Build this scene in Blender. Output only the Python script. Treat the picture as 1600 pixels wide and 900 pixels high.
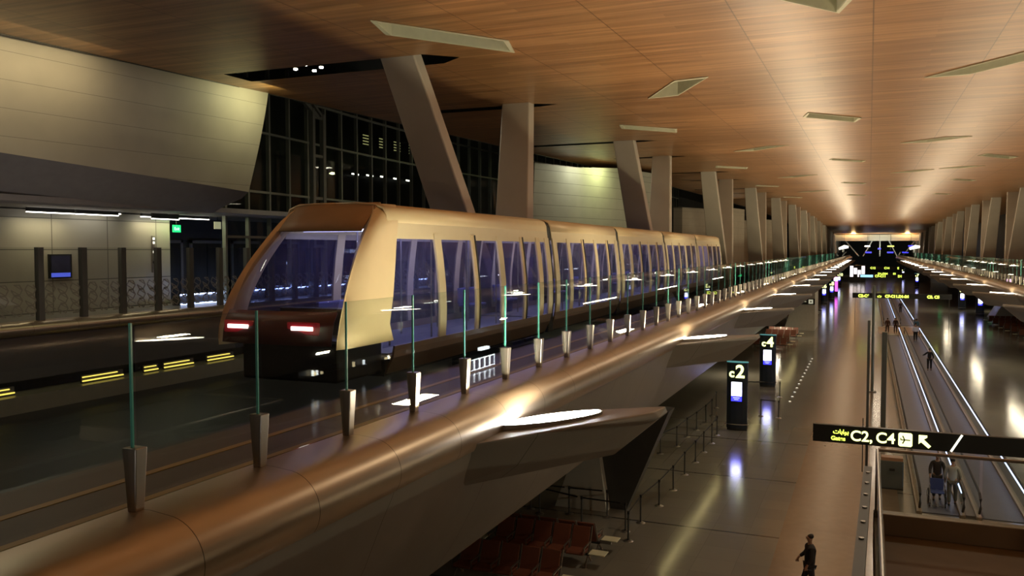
import bpy, bmesh, math, random
from mathutils import Vector, Matrix, noise
from mathutils.geometry import delaunay_2d_cdt
random.seed(7)
for o in list(bpy.data.objects): bpy.data.objects.remove(o)
SC = bpy.context.scene
COL = SC.collection
PI = math.pi

# ------------------------------------------------------------------ camera, world, exposure
cd = bpy.data.cameras.new('camera'); cam = bpy.data.objects.new('camera', cd); COL.objects.link(cam)
cam.location = (0, 0, 0)
cam.rotation_euler = (math.radians(90-2.583), 0, math.radians(22.74))
cd.sensor_width = 36; cd.lens = 1330/1600*36; cd.clip_start = .05; cd.clip_end = 2000
SC.camera = cam
W = bpy.data.worlds.new('hall_fill'); SC.world = W; W.use_nodes = True
W.node_tree.nodes['Background'].inputs[0].default_value = (1, .84, .66, 1)
W.node_tree.nodes['Background'].inputs[1].default_value = .06  # warm ambient fill standing in for the lit hall behind the camera
SC.view_settings.view_transform = 'Standard'; SC.view_settings.look = 'None'
SC.view_settings.gamma = 1; SC.view_settings.use_curve_mapping = False
SC.view_settings.exposure = 0.0

UP_L, UP_R, HALL, PODW = 520, 420, 300, 170        # light powers in watts

def light(kind, name, loc, power, color, size=1, rot=(0, 0, 0), parent=None, sy=None, spread=None, spot=None):
    l = bpy.data.lights.new(name, kind); l.energy = power; l.color = color
    if kind == 'AREA':
        l.size = size
        if sy: l.shape = 'RECTANGLE'; l.size_y = sy
        else: l.shape = 'DISK'
        if spread: l.spread = spread
    else:
        l.shadow_soft_size = size
        if spot: l.spot_size = spot; l.spot_blend = .8
    o = bpy.data.objects.new(name, l); COL.objects.link(o); o.location = loc; o.rotation_euler = rot
    if parent: o.parent = parent
    return o

def zc(Y):
    return 5.95+.0105*min(max(Y, 0), 165) - .0158*max(0, min(Y, 335)-195)

# ------------------------------------------------------------------ materials
MATS = {}
def mat(name, col, rough=.5, metal=0, emit=None, es=1, noise_amt=.06, noise_scale=3, spec=.5, bump=0):
    if name in MATS: return MATS[name]
    m = bpy.data.materials.new(name); m.use_nodes = True; MATS[name] = m
    nt = m.node_tree; b = nt.nodes['Principled BSDF']
    b.inputs['Roughness'].default_value = rough; b.inputs['Metallic'].default_value = metal
    b.inputs['Specular IOR Level'].default_value = spec
    if emit:
        b.inputs['Base Color'].default_value = (*col, 1)
        b.inputs['Emission Color'].default_value = (*emit, 1); b.inputs['Emission Strength'].default_value = es
        return m
    tc = nt.nodes.new('ShaderNodeTexCoord'); n = nt.nodes.new('ShaderNodeTexNoise')
    n.inputs['Scale'].default_value = noise_scale; n.inputs['Detail'].default_value = 3
    nt.links.new(tc.outputs['Object'], n.inputs['Vector'])
    mr = nt.nodes.new('ShaderNodeMapRange'); mr.inputs[3].default_value = 1-noise_amt*2; mr.inputs[4].default_value = 1+noise_amt*2
    nt.links.new(n.outputs['Fac'], mr.inputs[0])
    mx = nt.nodes.new('ShaderNodeVectorMath'); mx.operation = 'SCALE'; mx.inputs[0].default_value = col
    nt.links.new(mr.outputs[0], mx.inputs['Scale']); nt.links.new(mx.outputs[0], b.inputs['Base Color'])
    if bump:
        bp = nt.nodes.new('ShaderNodeBump'); bp.inputs['Strength'].default_value = bump
        nt.links.new(n.outputs['Fac'], bp.inputs['Height']); nt.links.new(bp.outputs[0], b.inputs['Normal'])
    return m

def glass(name, tint=(.86, .93, .92), ior=1.5, extra=0.0, haze=None, haze_amt=0, rough=.01):
    m = bpy.data.materials.new(name); m.use_nodes = True; MATS[name] = m
    nt = m.node_tree; nt.nodes.clear()
    out = nt.nodes.new('ShaderNodeOutputMaterial')
    t = nt.nodes.new('ShaderNodeBsdfTransparent'); t.inputs[0].default_value = (*tint, 1)
    g = nt.nodes.new('ShaderNodeBsdfGlossy'); g.inputs['Roughness'].default_value = rough
    lw = nt.nodes.new('ShaderNodeLayerWeight'); lw.inputs['Blend'].default_value = .5
    f = nt.nodes.new('ShaderNodeMath'); f.operation = 'POWER'; f.inputs[1].default_value = 5
    nt.links.new(lw.outputs['Facing'], f.inputs[0])
    a = nt.nodes.new('ShaderNodeMath'); a.operation = 'MULTIPLY_ADD'; a.inputs[1].default_value = ior; a.inputs[2].default_value = extra; a.use_clamp = True
    nt.links.new(f.outputs[0], a.inputs[0])
    mx = nt.nodes.new('ShaderNodeMixShader'); nt.links.new(a.outputs[0], mx.inputs[0])
    nt.links.new(t.outputs[0], mx.inputs[1]); nt.links.new(g.outputs[0], mx.inputs[2])
    last = mx
    if haze:
        d = nt.nodes.new('ShaderNodeBsdfDiffuse'); d.inputs[0].default_value = (*haze, 1)
        m2 = nt.nodes.new('ShaderNodeMixShader'); m2.inputs[0].default_value = haze_amt
        nt.links.new(mx.outputs[0], m2.inputs[1]); nt.links.new(d.outputs[0], m2.inputs[2]); last = m2
    nt.links.new(last.outputs[0], out.inputs[0])
    return m

def N(nt, t, **k):
    n = nt.nodes.new(t)
    for a, v in k.items(): setattr(n, a, v)
    return n

def wood_mat():
    m = bpy.data.materials.new('ceiling_wood'); m.use_nodes = True; nt = m.node_tree; b = nt.nodes['Principled BSDF']
    tc = N(nt, 'ShaderNodeTexCoord')
    br = N(nt, 'ShaderNodeTexBrick'); br.inputs['Scale'].default_value = 1; br.offset = .5
    br.inputs['Brick Width'].default_value = 3.4; br.inputs['Row Height'].default_value = .34
    br.inputs['Mortar Size'].default_value = .003
    br.inputs['Color1'].default_value = (.31, .150, .060, 1); br.inputs['Color2'].default_value = (.43, .220, .092, 1)
    br.inputs['Mortar'].default_value = (.28, .13, .045, 1)
    nt.links.new(tc.outputs['Object'], br.inputs['Vector'])
    mp = N(nt, 'ShaderNodeMapping'); mp.inputs['Scale'].default_value = (.16, 3.2, 1)
    nt.links.new(tc.outputs['Object'], mp.inputs[0])
    no = N(nt, 'ShaderNodeTexNoise'); no.inputs['Scale'].default_value = 1.6; no.inputs['Detail'].default_value = 5
    nt.links.new(mp.outputs[0], no.inputs['Vector'])
    mr = N(nt, 'ShaderNodeMapRange'); mr.inputs[1].default_value = .3; mr.inputs[2].default_value = .7; mr.inputs[3].default_value = .68; mr.inputs[4].default_value = 1.28
    nt.links.new(no.outputs['Fac'], mr.inputs[0])
    # long seams between panels
    br2 = N(nt, 'ShaderNodeTexBrick'); br2.offset = 0; br2.inputs['Scale'].default_value = 1
    br2.inputs['Brick Width'].default_value = 3.4; br2.inputs['Row Height'].default_value = 6.8; br2.inputs['Mortar Size'].default_value = .018
    br2.inputs['Color1'].default_value = (1, 1, 1, 1); br2.inputs['Color2'].default_value = (.9, .9, .9, 1); br2.inputs['Mortar'].default_value = (.45, .42, .4, 1)
    nt.links.new(tc.outputs['Object'], br2.inputs['Vector'])
    s = N(nt, 'ShaderNodeVectorMath', operation='SCALE'); nt.links.new(br.outputs[0], s.inputs[0]); nt.links.new(mr.outputs[0], s.inputs['Scale'])
    mu = N(nt, 'ShaderNodeVectorMath', operation='MULTIPLY'); nt.links.new(s.outputs[0], mu.inputs[0]); nt.links.new(br2.outputs[0], mu.inputs[1])
    nt.links.new(mu.outputs[0], b.inputs['Base Color'])
    b.inputs['Roughness'].default_value = .36; b.inputs['Specular IOR Level'].default_value = .5
    return m

def floor_mat():
    m = bpy.data.materials.new('polished_floor'); m.use_nodes = True; nt = m.node_tree; b = nt.nodes['Principled BSDF']
    tc = N(nt, 'ShaderNodeTexCoord')
    br = N(nt, 'ShaderNodeTexBrick'); br.offset = 0; br.inputs['Scale'].default_value = 1
    br.inputs['Brick Width'].default_value = 1.2; br.inputs['Row Height'].default_value = 1.2; br.inputs['Mortar Size'].default_value = .006
    br.inputs['Color1'].default_value = (.20, .19, .155, 1); br.inputs['Color2'].default_value = (.225, .21, .17, 1); br.inputs['Mortar'].default_value = (.16, .15, .12, 1)
    nt.links.new(tc.outputs['Object'], br.inputs['Vector'])
    br2 = N(nt, 'ShaderNodeTexBrick'); br2.offset = 0; br2.inputs['Scale'].default_value = 1
    br2.inputs['Brick Width'].default_value = 300; br2.inputs['Row Height'].default_value = 7.3; br2.inputs['Mortar Size'].default_value = .06
    br2.inputs['Color1'].default_value = (0, 0, 0, 1); br2.inputs['Color2'].default_value = (0, 0, 0, 1); br2.inputs['Mortar'].default_value = (1, 1, 1, 1)
    nt.links.new(tc.outputs['Object'], br2.inputs['Vector'])
    mx = N(nt, 'ShaderNodeMixRGB'); mx.inputs[2].default_value = (.045, .035, .03, 1)
    nt.links.new(br2.outputs[0], mx.inputs[0]); nt.links.new(br.outputs[0], mx.inputs[1])
    nt.links.new(mx.outputs[0], b.inputs['Base Color'])
    no = N(nt, 'ShaderNodeTexNoise'); no.inputs['Scale'].default_value = .8; nt.links.new(tc.outputs['Object'], no.inputs['Vector'])
    mr = N(nt, 'ShaderNodeMapRange'); mr.inputs[3].default_value = .10; mr.inputs[4].default_value = .2
    nt.links.new(no.outputs['Fac'], mr.inputs[0]); nt.links.new(mr.outputs[0], b.inputs['Roughness'])
    b.inputs['Specular IOR Level'].default_value = .9
    return m

def seam_mat(name, col, rough, metal, pitch, off, axis='Y', width=.012, dark=.25):
    m = bpy.data.materials.new(name); m.use_nodes = True; nt = m.node_tree; b = nt.nodes['Principled BSDF']
    tc = N(nt, 'ShaderNodeTexCoord'); sp = N(nt, 'ShaderNodeSeparateXYZ'); nt.links.new(tc.outputs['Object'], sp.inputs[0])
    a = N(nt, 'ShaderNodeMath', operation='SUBTRACT'); a.inputs[1].default_value = off; nt.links.new(sp.outputs[axis], a.inputs[0])
    d = N(nt, 'ShaderNodeMath', operation='DIVIDE'); d.inputs[1].default_value = pitch; nt.links.new(a.outputs[0], d.inputs[0])
    f = N(nt, 'ShaderNodeMath', operation='FRACT'); nt.links.new(d.outputs[0], f.inputs[0])
    l = N(nt, 'ShaderNodeMath', operation='LESS_THAN'); l.inputs[1].default_value = width/pitch; nt.links.new(f.outputs[0], l.inputs[0])
    n = N(nt, 'ShaderNodeTexNoise'); n.inputs['Scale'].default_value = 1.2; nt.links.new(tc.outputs['Object'], n.inputs['Vector'])
    mr = N(nt, 'ShaderNodeMapRange'); mr.inputs[3].default_value = .9; mr.inputs[4].default_value = 1.1; nt.links.new(n.outputs['Fac'], mr.inputs[0])
    s = N(nt, 'ShaderNodeVectorMath', operation='SCALE'); s.inputs[0].default_value = col; nt.links.new(mr.outputs[0], s.inputs['Scale'])
    mx = N(nt, 'ShaderNodeMixRGB'); mx.inputs[2].default_value = (*[c*dark for c in col], 1)
    nt.links.new(l.outputs[0], mx.inputs[0]); nt.links.new(s.outputs[0], mx.inputs[1]); nt.links.new(mx.outputs[0], b.inputs['Base Color'])
    b.inputs['Roughness'].default_value = rough; b.inputs['Metallic'].default_value = metal
    return m

M_WOOD = wood_mat(); M_FLOOR = floor_mat()
M_TUBE = seam_mat('champagne_metal_cladding', (.42, .325, .225), .34, .75, 1.75, 5.9)
M_BELLY = seam_mat('belly_cladding', (.31, .29, .25), .5, .15, 3.5, 5.9)
M_POD = seam_mat('beige_pod_panels', (.52, .47, .38), .6, 0, .86, .2, 'Z', .018, .6)
M_PODLOW = mat('grey_pod_underside', (.34, .32, .31), .6)
M_TILE = bpy.data.materials.new('wall_tile'); M_TILE.use_nodes = True
nt = M_TILE.node_tree; tc = N(nt, 'ShaderNodeTexCoord'); br = N(nt, 'ShaderNodeTexBrick'); br.offset = 0
mp = N(nt, 'ShaderNodeMapping'); mp.inputs['Rotation'].default_value = (PI/2, 0, PI/2)
cx = N(nt, 'ShaderNodeSeparateXYZ'); cb = N(nt, 'ShaderNodeCombineXYZ')
nt.links.new(tc.outputs['Object'], cx.inputs[0]); nt.links.new(cx.outputs['Y'], cb.inputs['X']); nt.links.new(cx.outputs['Z'], cb.inputs['Y'])
nt.links.new(cb.outputs[0], br.inputs['Vector'])
br.inputs['Scale'].default_value = 1; br.inputs['Brick Width'].default_value = 2.6; br.inputs['Row Height'].default_value = 1.2; br.inputs['Mortar Size'].default_value = .02
br.inputs['Color1'].default_value = (.45, .42, .33, 1); br.inputs['Color2'].default_value = (.42, .39, .31, 1); br.inputs['Mortar'].default_value = (.15, .14, .11, 1)
nt.links.new(br.outputs[0], nt.nodes['Principled BSDF'].inputs['Base Color']); nt.nodes['Principled BSDF'].inputs['Roughness'].default_value = .45

M_COL = mat('column_paint', (.60, .52, .43), .45, .1, noise_amt=.05, noise_scale=.8)
M_GLASS = glass('clear_glass', (.90, .945, .935), .6, .045)
M_GLASSFAR = glass('screen_glass', (.94, .95, .94), .4, .01)
M_WIN = glass('train_window_glass', (.80, .82, .93), .5, .04, (.30, .30, .70), .035)
M_SHIELD = glass('windscreen_glass', (.78, .80, .88), .5, .03)
M_EDGE = mat('green_glass_edge', (.10, .40, .34), .15, 0, spec=.8)
M_STEEL = mat('brushed_steel', (.36, .33, .29), .32, .85)
M_DSTEEL = mat('dark_steel', (.08, .08, .075), .45, .5)
M_TRAIN = mat('train_gold_paint', (.70, .54, .32), .42, .22, noise_amt=.02)
M_TRAINHI = mat('train_cream_paint', (.70, .58, .38), .35, .2, noise_amt=.02)
M_MAROON = mat('maroon_bumper', (.13, .025, .025), .5, 0)
M_BLACK = mat('black_rubber', (.012, .012, .012), .6)
M_DARK = mat('dark_trough', (.012, .012, .013), .45)
M_WALK = mat('brown_walkway', (.13, .095, .07), .55, noise_amt=.05)
M_YEL = mat('yellow_line_paint', (.42, .27, .08), .5)
M_WARM = mat('warm_lamp', (1, 1, 1), emit=(1, .88, .68), es=30)
M_FLOOD = mat('flood_lens', (1, 1, 1), emit=(.93, .97, 1), es=90)
M_LIN = mat('linear_lamp', (1, 1, 1), emit=(1, .95, .85), es=6)
M_BLUE = mat('blue_white_led', (1, 1, 1), emit=(.50, .62, 1), es=3.0)
M_SIGNY = mat('yellow_lit_lettering', (.8, .8, .2), emit=(.80, 1, .12), es=1.8)
M_SIGNW = mat('pale_lit_lettering', (.8, .8, .2), emit=(.95, 1, .40), es=2.2)
M_SIGN = mat('sign_black', (.012, .013, .011), .35)
M_SCREENW = mat('screen_white', (1, 1, 1), emit=(.80, .84, 1), es=3.2)
M_SCREENB = mat('screen_blue', (0, 0, 1), emit=(.03, .03, 1), es=3.5)
M_MAG = mat('magenta_lit', (1, 0, 1), emit=(.75, .10, .75), es=2.5)
M_CYAN = mat('cyan_lit', (0, 1, 1), emit=(.35, .65, .9), es=1.5)
M_EXIT = mat('green_exit_lit', (0, 1, 0), emit=(.02, .75, .22), es=1.5)
M_LEATHER = mat('brown_leather', (.20, .065, .035), .45)
M_TABLE = mat('pale_side_table', (.75, .72, .50), .4)
M_BELT = mat('belt_rubber', (.10, .095, .11), .5)
M_COPPER = mat('warm_landing_stone', (.30, .17, .11), .4)
M_PIER = mat('pale_pier', (.62, .62, .56), .6)
M_SKIN = mat('skin', (.36, .20, .13), .5)
M_NIGHTGLASS = glass('night_window_glass', (.7, .75, .72), .5, .03)

# ------------------------------------------------------------------ mesh helpers
class MB:
    def __init__(s): s.v = []; s.f = []
    def add(s, vs, fs):
        n = len(s.v); s.v += [tuple(v) for v in vs]; s.f += [tuple(i+n for i in f) for f in fs]; return s
    def box(s, x0, x1, y0, y1, z0, z1):
        if x0 > x1: x0, x1 = x1, x0
        if y0 > y1: y0, y1 = y1, y0
        if z0 > z1: z0, z1 = z1, z0
        return s.add([(x0,y0,z0),(x1,y0,z0),(x1,y1,z0),(x0,y1,z0),(x0,y0,z1),(x1,y0,z1),(x1,y1,z1),(x0,y1,z1)],
                     [(0,3,2,1),(4,5,6,7),(0,1,5,4),(1,2,6,5),(2,3,7,6),(3,0,4,7)])
    def bar(s, a, b, w, h, upv=(0, 0, 1), w2=None, h2=None):
        a = Vector(a); b = Vector(b); d = (b-a).normalized(); u = Vector(upv)
        if abs(d.dot(u)) > .99: u = Vector((0, 1, 0))
        r = d.cross(u).normalized(); u = r.cross(d).normalized(); w2 = w2 or w; h2 = h2 or h
        vs = [a-r*w/2-u*h/2, a+r*w/2-u*h/2, a+r*w/2+u*h/2, a-r*w/2+u*h/2, b-r*w2/2-u*h2/2, b+r*w2/2-u*h2/2, b+r*w2/2+u*h2/2, b-r*w2/2+u*h2/2]
        return s.add(vs, [(0,3,2,1),(4,5,6,7),(0,1,5,4),(1,2,6,5),(2,3,7,6),(3,0,4,7)])
    def tube(s, pts, r, n=8, closed=True):
        pts = [Vector(p) for p in pts]; rings = []
        for i, p in enumerate(pts):
            d = (pts[min(i+1, len(pts)-1)]-pts[max(i-1, 0)]).normalized()
            u = Vector((0, 0, 1)) if abs(d.z) < .95 else Vector((0, 1, 0))
            a = d.cross(u).normalized(); b = a.cross(d)
            rr = r[i] if isinstance(r, (list, tuple)) else r
            rings.append([p+(a*math.cos(t*2*PI/n)+b*math.sin(t*2*PI/n))*rr for t in range(n)])
        vs = [v for q in rings for v in q]; fs = []
        for i in range(len(rings)-1):
            for j in range(n):
                k = (j+1) % n; fs.append((i*n+j, i*n+k, (i+1)*n+k, (i+1)*n+j))
        fs.append(tuple(range(n-1, -1, -1))); m = (len(rings)-1)*n; fs.append(tuple(m+j for j in range(n)))
        return s.add(vs, fs)
    def disc(s, c, r, h, n=20, r2=None):
        return s.tube([c, (c[0], c[1], c[2]+h)], [r, r2 or r], n)
    def prism(s, poly, y0, y1, axis='Y'):
        """poly in the plane across `axis`, extruded along it"""
        n = len(poly)
        P = {'Y': lambda p, t: (p[0], t, p[1]), 'X': lambda p, t: (t, p[0], p[1]), 'Z': lambda p, t: (p[0], p[1], t)}[axis]
        vs = [P(p, y0) for p in poly]+[P(p, y1) for p in poly]
        fs = [tuple(range(n)), tuple(range(2*n-1, n-1, -1))]+[(i, i+n, (i+1) % n+n, (i+1) % n) for i in range(n)]
        return s.add(vs, fs)
    def grid(s, rows):
        n = len(rows[0]); vs = [p for r in rows for p in r]
        fs = [(i*n+j, i*n+j+1, (i+1)*n+j+1, (i+1)*n+j) for i in range(len(rows)-1) for j in range(n-1)]
        return s.add(vs, fs)
    def hull(s, pts):
        bm = bmesh.new()
        for p in pts: bm.verts.new(p)
        r = bmesh.ops.convex_hull(bm, input=bm.verts)
        bmesh.ops.delete(bm, geom=[v for v in bm.verts if not v.link_faces], context='VERTS')
        bm.verts.index_update()
        vs = [v.co.copy() for v in bm.verts]; fs = [[v.index for v in f.verts] for f in bm.faces]; bm.free()
        return s.add(vs, fs)
    def build(s, name, m, parent=None, smooth=False, solid=0, bevel=0, loc=None, rz=0):
        me = bpy.data.meshes.new(name); me.from_pydata(s.v, [], s.f); me.validate()
        bm = bmesh.new(); bm.from_mesh(me); bmesh.ops.recalc_face_normals(bm, faces=bm.faces)
        if smooth:
            for f in bm.faces: f.smooth = True
        bm.to_mesh(me); bm.free()
        me.materials.append(m); o = bpy.data.objects.new(name, me); COL.objects.link(o)
        if parent: o.parent = parent
        if loc: o.location = loc
        if rz: o.rotation_euler = (0, 0, rz)
        if solid:
            q = o.modifiers.new('solid', 'SOLIDIFY'); q.thickness = solid; q.offset = 0
        if bevel:
            q = o.modifiers.new('bevel', 'BEVEL'); q.width = bevel; q.segments = 2; q.limit_method = 'ANGLE'
        if smooth:
            try: me.set_sharp_from_angle(angle=math.radians(40))
            except Exception: pass
        return o

def tag(o, label=None, cat=None, group=None, kind=None):
    if label: o['label'] = label
    if cat: o['category'] = cat
    if group: o['group'] = group
    if kind: o['kind'] = kind
    return o
def thing(name, label, cat, loc=(0, 0, 0), rz=0, group=None):
    o = bpy.data.objects.new(name, None); COL.objects.link(o); o.location = loc; o.rotation_euler = (0, 0, rz)
    o.empty_display_size = .2
    return tag(o, label, cat, group)
def struct(o): o['kind'] = 'structure'; return o
def copy_tree(o, parent=None):
    c = o.copy(); COL.objects.link(c); c.parent = parent
    for ch in [x for x in o.children]: copy_tree(ch, c)
    return c
ORD = ['nearest', 'second', 'third', 'fourth', 'fifth', 'sixth', 'seventh', 'eighth', 'ninth', 'tenth', 'eleventh', 'twelfth',
       'thirteenth', 'fourteenth', 'fifteenth', 'sixteenth', 'seventeenth', 'eighteenth', 'nineteenth', 'twentieth', 'twenty-first',
       'twenty-second', 'twenty-third', 'twenty-fourth', 'twenty-fifth', 'twenty-sixth', 'twenty-seventh', 'twenty-eighth',
       'twenty-ninth', 'thirtieth', 'thirty-first', 'thirty-second', 'thirty-third', 'thirty-fourth', 'thirty-fifth', 'thirty-sixth']

def text(body, size, m, name, parent, loc, rot=(PI/2, 0, 0), ext=.006, align='LEFT', bold=.0):
    c = bpy.data.curves.new(name, 'FONT'); c.body = body; c.size = size; c.extrude = ext; c.align_x = align
    c.offset = bold
    t = bpy.data.objects.new(name, c); COL.objects.link(t)
    bpy.context.view_layer.update()
    me = bpy.data.meshes.new_from_object(t.evaluated_get(bpy.context.evaluated_depsgraph_get()))
    bpy.data.objects.remove(t)
    me.materials.clear(); me.materials.append(m)
    o = bpy.data.objects.new(name, me); COL.objects.link(o); o.location = loc; o.rotation_euler = rot
    if parent: o.parent = parent
    return o

# ------------------------------------------------------------------ setting: floor, ceiling
FZ = -9.6
struct(MB().box(-32, 34, -12, 440, FZ-.3, FZ).build('floor', M_FLOOR))

YEND = 430
SKY = [(-11.4, 22.4, 56, 4.1, 1.1), (-2.0, 21.3, 56, 4.6, 1.1), (-7.05, 33.35, 118, 3.6, .95), (-10.85, 44.7, 51, 3.4, 1.0),
       (-1.75, 44.3, 52, 3.4, 1.0), (3.9, 33.0, 128, 4.4, 1.0), (3.5, 56.7, 136, 2.9, 1.0), (-6.6, 57.2, 135, 3.2, .9),
       (-10.4, 71, 50, 3.0, 1.0), (-6.3, 83.5, 135, 3.0, 1.0), (8.4, 69.8, 56, 4.0, 1.0), (3.3, 81.8, 126, 3.0, 1.0),
       (6.9, 79.0, 137, 2.2, 1.0), (-1.6, 68.5, 52, 3.4, .7), (-10.4, 97, 50, 3, 1), (-1.6, 96, 52, 3.2, .9), (8.6, 96, 54, 3.4, 1),
       (3.4, 106, 128, 3.2, 1), (-6.4, 110, 135, 3.2, 1), (9.0, 46, 54, 3.6, 1), (-1.6, 122, 52, 3.2, 1), (8.6, 124, 54, 3.2, 1), (-9.9, 124, 50, 3.2, 1)]
SKY.sort(key=lambda q: q[1])
def quad(cx, cy, ang, L, w):
    a = math.radians(ang); d = Vector((math.cos(a), math.sin(a))); e = Vector((1, 0)) if ang < 90 else Vector((-1, 0))
    e = Vector((-math.sin(a), math.cos(a)))
    c = Vector((cx, cy)); sk = d*w*.45
    return [c-d*L/2-e*w/2-sk, c+d*L/2-e*w/2-sk, c+d*L/2+e*w/2+sk, c-d*L/2+e*w/2+sk]
quads = [quad(*s) for s in SKY]
# column bays
LEFTX = [-14.2, -13.6, -13.0, -12.6, -12.3, -12.1, -12.0, -12.0, -12.0, -12.0, -12.0, -12.0, -12.0, -12.0, -12.0]
BAYS = [(24.3+25.3*k, LEFTX[k]) for k in range(15)]
slots = []
for Y0, X in BAYS[:5]:
    for q, Y in enumerate((Y0+.6, Y0+10.8)):
        w = .75 if Y0 < 30 and q == 0 else .42
        x0 = X-(7.0 if q == 0 else 4.2)+(.6 if Y0 > 30 else 0); x1 = X+(1.9 if q == 0 else 1.6)
        slots.append([Vector((x0, Y-w)), Vector((x1-.9, Y-w)), Vector((x1, Y+.1)), Vector((x1-.9, Y+w)), Vector((x0, Y+w))])
def edge_left(Y):
    return -23.6+.045*Y if Y < 75 else -20.2
def ceiling():
    vs = []; es = []; faces = []
    ys = [-12, 0, 20, 40, 60, 80, 100, 120, 140, 160, 175, 220, 270, 330, YEND]
    L = []; Rr = []
    for y in ys: L.append(len(vs)); vs.append(Vector((edge_left(max(y, 0)), y)))
    for y in ys: Rr.append(len(vs)); vs.append(Vector((26, y)))
    for i in range(len(ys)-1): es += [(L[i], L[i+1]), (Rr[i], Rr[i+1])]
    es += [(L[0], Rr[0]), (L[-1], Rr[-1])]
    for i in range(1, len(ys)-1): es.append((L[i], Rr[i]))
    holes = quads+slots
    for h in holes:
        n = len(vs); vs += h; es += [(n+i, n+(i+1) % len(h)) for i in range(len(h))]
    v2, e2, f2, *_ = delaunay_2d_cdt(vs, es, [], 1, 1e-5)
    def inside(p, poly):
        c = False; n = len(poly)
        for i in range(n):
            a, b = poly[i], poly[(i+1) % n]
            if (a.y > p.y) != (b.y > p.y) and p.x < (b.x-a.x)*(p.y-a.y)/(b.y-a.y)+a.x: c = not c
        return c
    fs = [f for f in f2 if not any(inside(sum((v2[i] for i in f), Vector((0, 0)))/len(f), h) for h in holes)]
    me = bpy.data.meshes.new('ceiling'); me.from_pydata([(v.x, v.y, zc(v.y)) for v in v2], [], fs)
    bm = bmesh.new(); bm.from_mesh(me); bmesh.ops.recalc_face_normals(bm, faces=bm.faces)
    for f in bm.faces:
        if f.normal.z > 0: f.normal_flip()
    bm.to_mesh(me); bm.free()
    me.materials.append(M_WOOD); o = bpy.data.objects.new('ceiling', me); COL.objects.link(o)
    return struct(o)
ceiling()
# void above the ceiling and side shells
struct(MB().box(-36, 34, -13, YEND+2, 9.6, 9.8).build('trim_1', M_DARK))
struct(MB().box(26, 26.3, -12, YEND, -2.7, 9.6).build('wall_right', M_DARK))
struct(MB().box(33, 33.3, -12, YEND, FZ, -2.7).build('wall_right', M_DARK))
struct(MB().box(-32.3, -32, -12, YEND, FZ, 9.6).build('wall_left', M_DARK))
m = MB()
ysl = [-12, 0, 20, 40, 60, 75, 120, 175, YEND]
m.grid([[(edge_left(max(y, 0)), y, zc(y)-.02) for y in ysl], [(edge_left(max(y, 0)), y, zc(y)+.45) for y in ysl]])
struct(m.build('trim_2', M_DSTEEL, solid=.08))

M_HOUSE = mat('skylight_recess_paint', (.62, .60, .44), .6)
M_HOUSEIN = mat('skylight_glass_dark', (.22, .23, .17), .4)
for i, (s, q) in enumerate(zip(SKY, quads)):
    z = zc(s[1])
    pos = 'above the centre' if -4 < s[0] < 4.5 else ('near the left columns' if s[0] < -8 else ('left of centre' if s[0] < 0 else 'right of centre'))
    t = thing('skylight_recess', 'pale slot recess in the wood ceiling, %s from the camera, %s' % (ORD[i], pos), 'skylight', (s[0], s[1], z), 0, 'slanted slot recesses in the wood ceiling')
    loc = [(p.x-s[0], p.y-s[1]) for p in q]
    m = MB()
    n = 4
    for k in range(n):
        a, b = loc[k], loc[(k+1) % n]
        m.add([(a[0], a[1], zc(a[1]+s[1])-z-.02), (b[0], b[1], zc(b[1]+s[1])-z-.02), (b[0], b[1], .9), (a[0], a[1], .9)], [(0, 1, 2, 3)])
    m.build('recess_wall', M_HOUSE, t, solid=.02)
    m = MB()
    for k in range(n):
        a, b = loc[k], loc[(k+1) % n]
        def sc(p, g): r = math.hypot(*p); return (p[0]*(1+g/r), p[1]*(1+g/r))
        a2, b2 = sc(a, .16), sc(b, .16); zz = lambda p: zc(p[1]+s[1])-z-.03
        m.add([(*a, zz(a)), (*b, zz(b)), (*b2, zz(b2)), (*a2, zz(a2))], [(0, 1, 2, 3)])
    m.build('rim', M_HOUSE, t, solid=.03)
    MB().prism(loc, .88, .94, 'Z').build('skylight_pane', M_HOUSEIN, t)

# ------------------------------------------------------------------ slanted columns
def column(X, top, base, zt, zb, label, group, side):
    t = thing('slanted_column', label, 'column', (X, base, zb), 0, group)
    s = side
    wt, lt, wb, lb = 1.25, .62, 1.75, .85
    vt = [(-wt/2, top-base-lt/2, zt-zb), (wt/2, top-base-lt/2, zt-zb), (wt/2, top-base+lt/2, zt-zb), (-wt/2, top-base+lt/2, zt-zb)]
    vb = [(-wb/2, -lb/2, 0), (wb/2, -lb/2, 0), (wb/2, lb/2, 0), (-wb/2, lb/2, 0)]
    MB().add(vb+vt, [(3, 2, 1, 0), (4, 5, 6, 7), (0, 1, 5, 4), (1, 2, 6, 5), (2, 3, 7, 6), (3, 0, 4, 7)]).build('shaft', M_COL, t, bevel=.05)
    MB().box(-.95, .95, -.6, .6, 0, .12).build('base_plate', M_DSTEEL, t)
for k, (Y0, X) in enumerate(BAYS):
    zt = lambda y: zc(y)+.35
    column(X, Y0, Y0+8.0, zt(Y0), -3.88, 'slanted beige column behind the train track, leaning towards the camera, in the %s pair' % ORD[k], 'slanted columns on the left', 1)
    column(X, Y0+10.3, Y0+9.4, zt(Y0+10), -3.88, 'nearly upright beige column behind the train track, in the %s pair' % ORD[k], 'slanted columns on the left', 1)
for k in range(2, 15):
    Y0 = 24.3+25.3*k-12
    column(16.6, Y0, Y0+8.0, zt(Y0), -2.43, 'slanted beige column on the right balcony, leaning towards the camera, in the %s pair' % ORD[k-2], 'slanted columns on the right', -1)
    column(16.6, Y0+10.3, Y0+9.4, zt(Y0+10), -2.43, 'nearly upright beige column on the right balcony, in the %s pair' % ORD[k-2], 'slanted columns on the right', -1)
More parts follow.
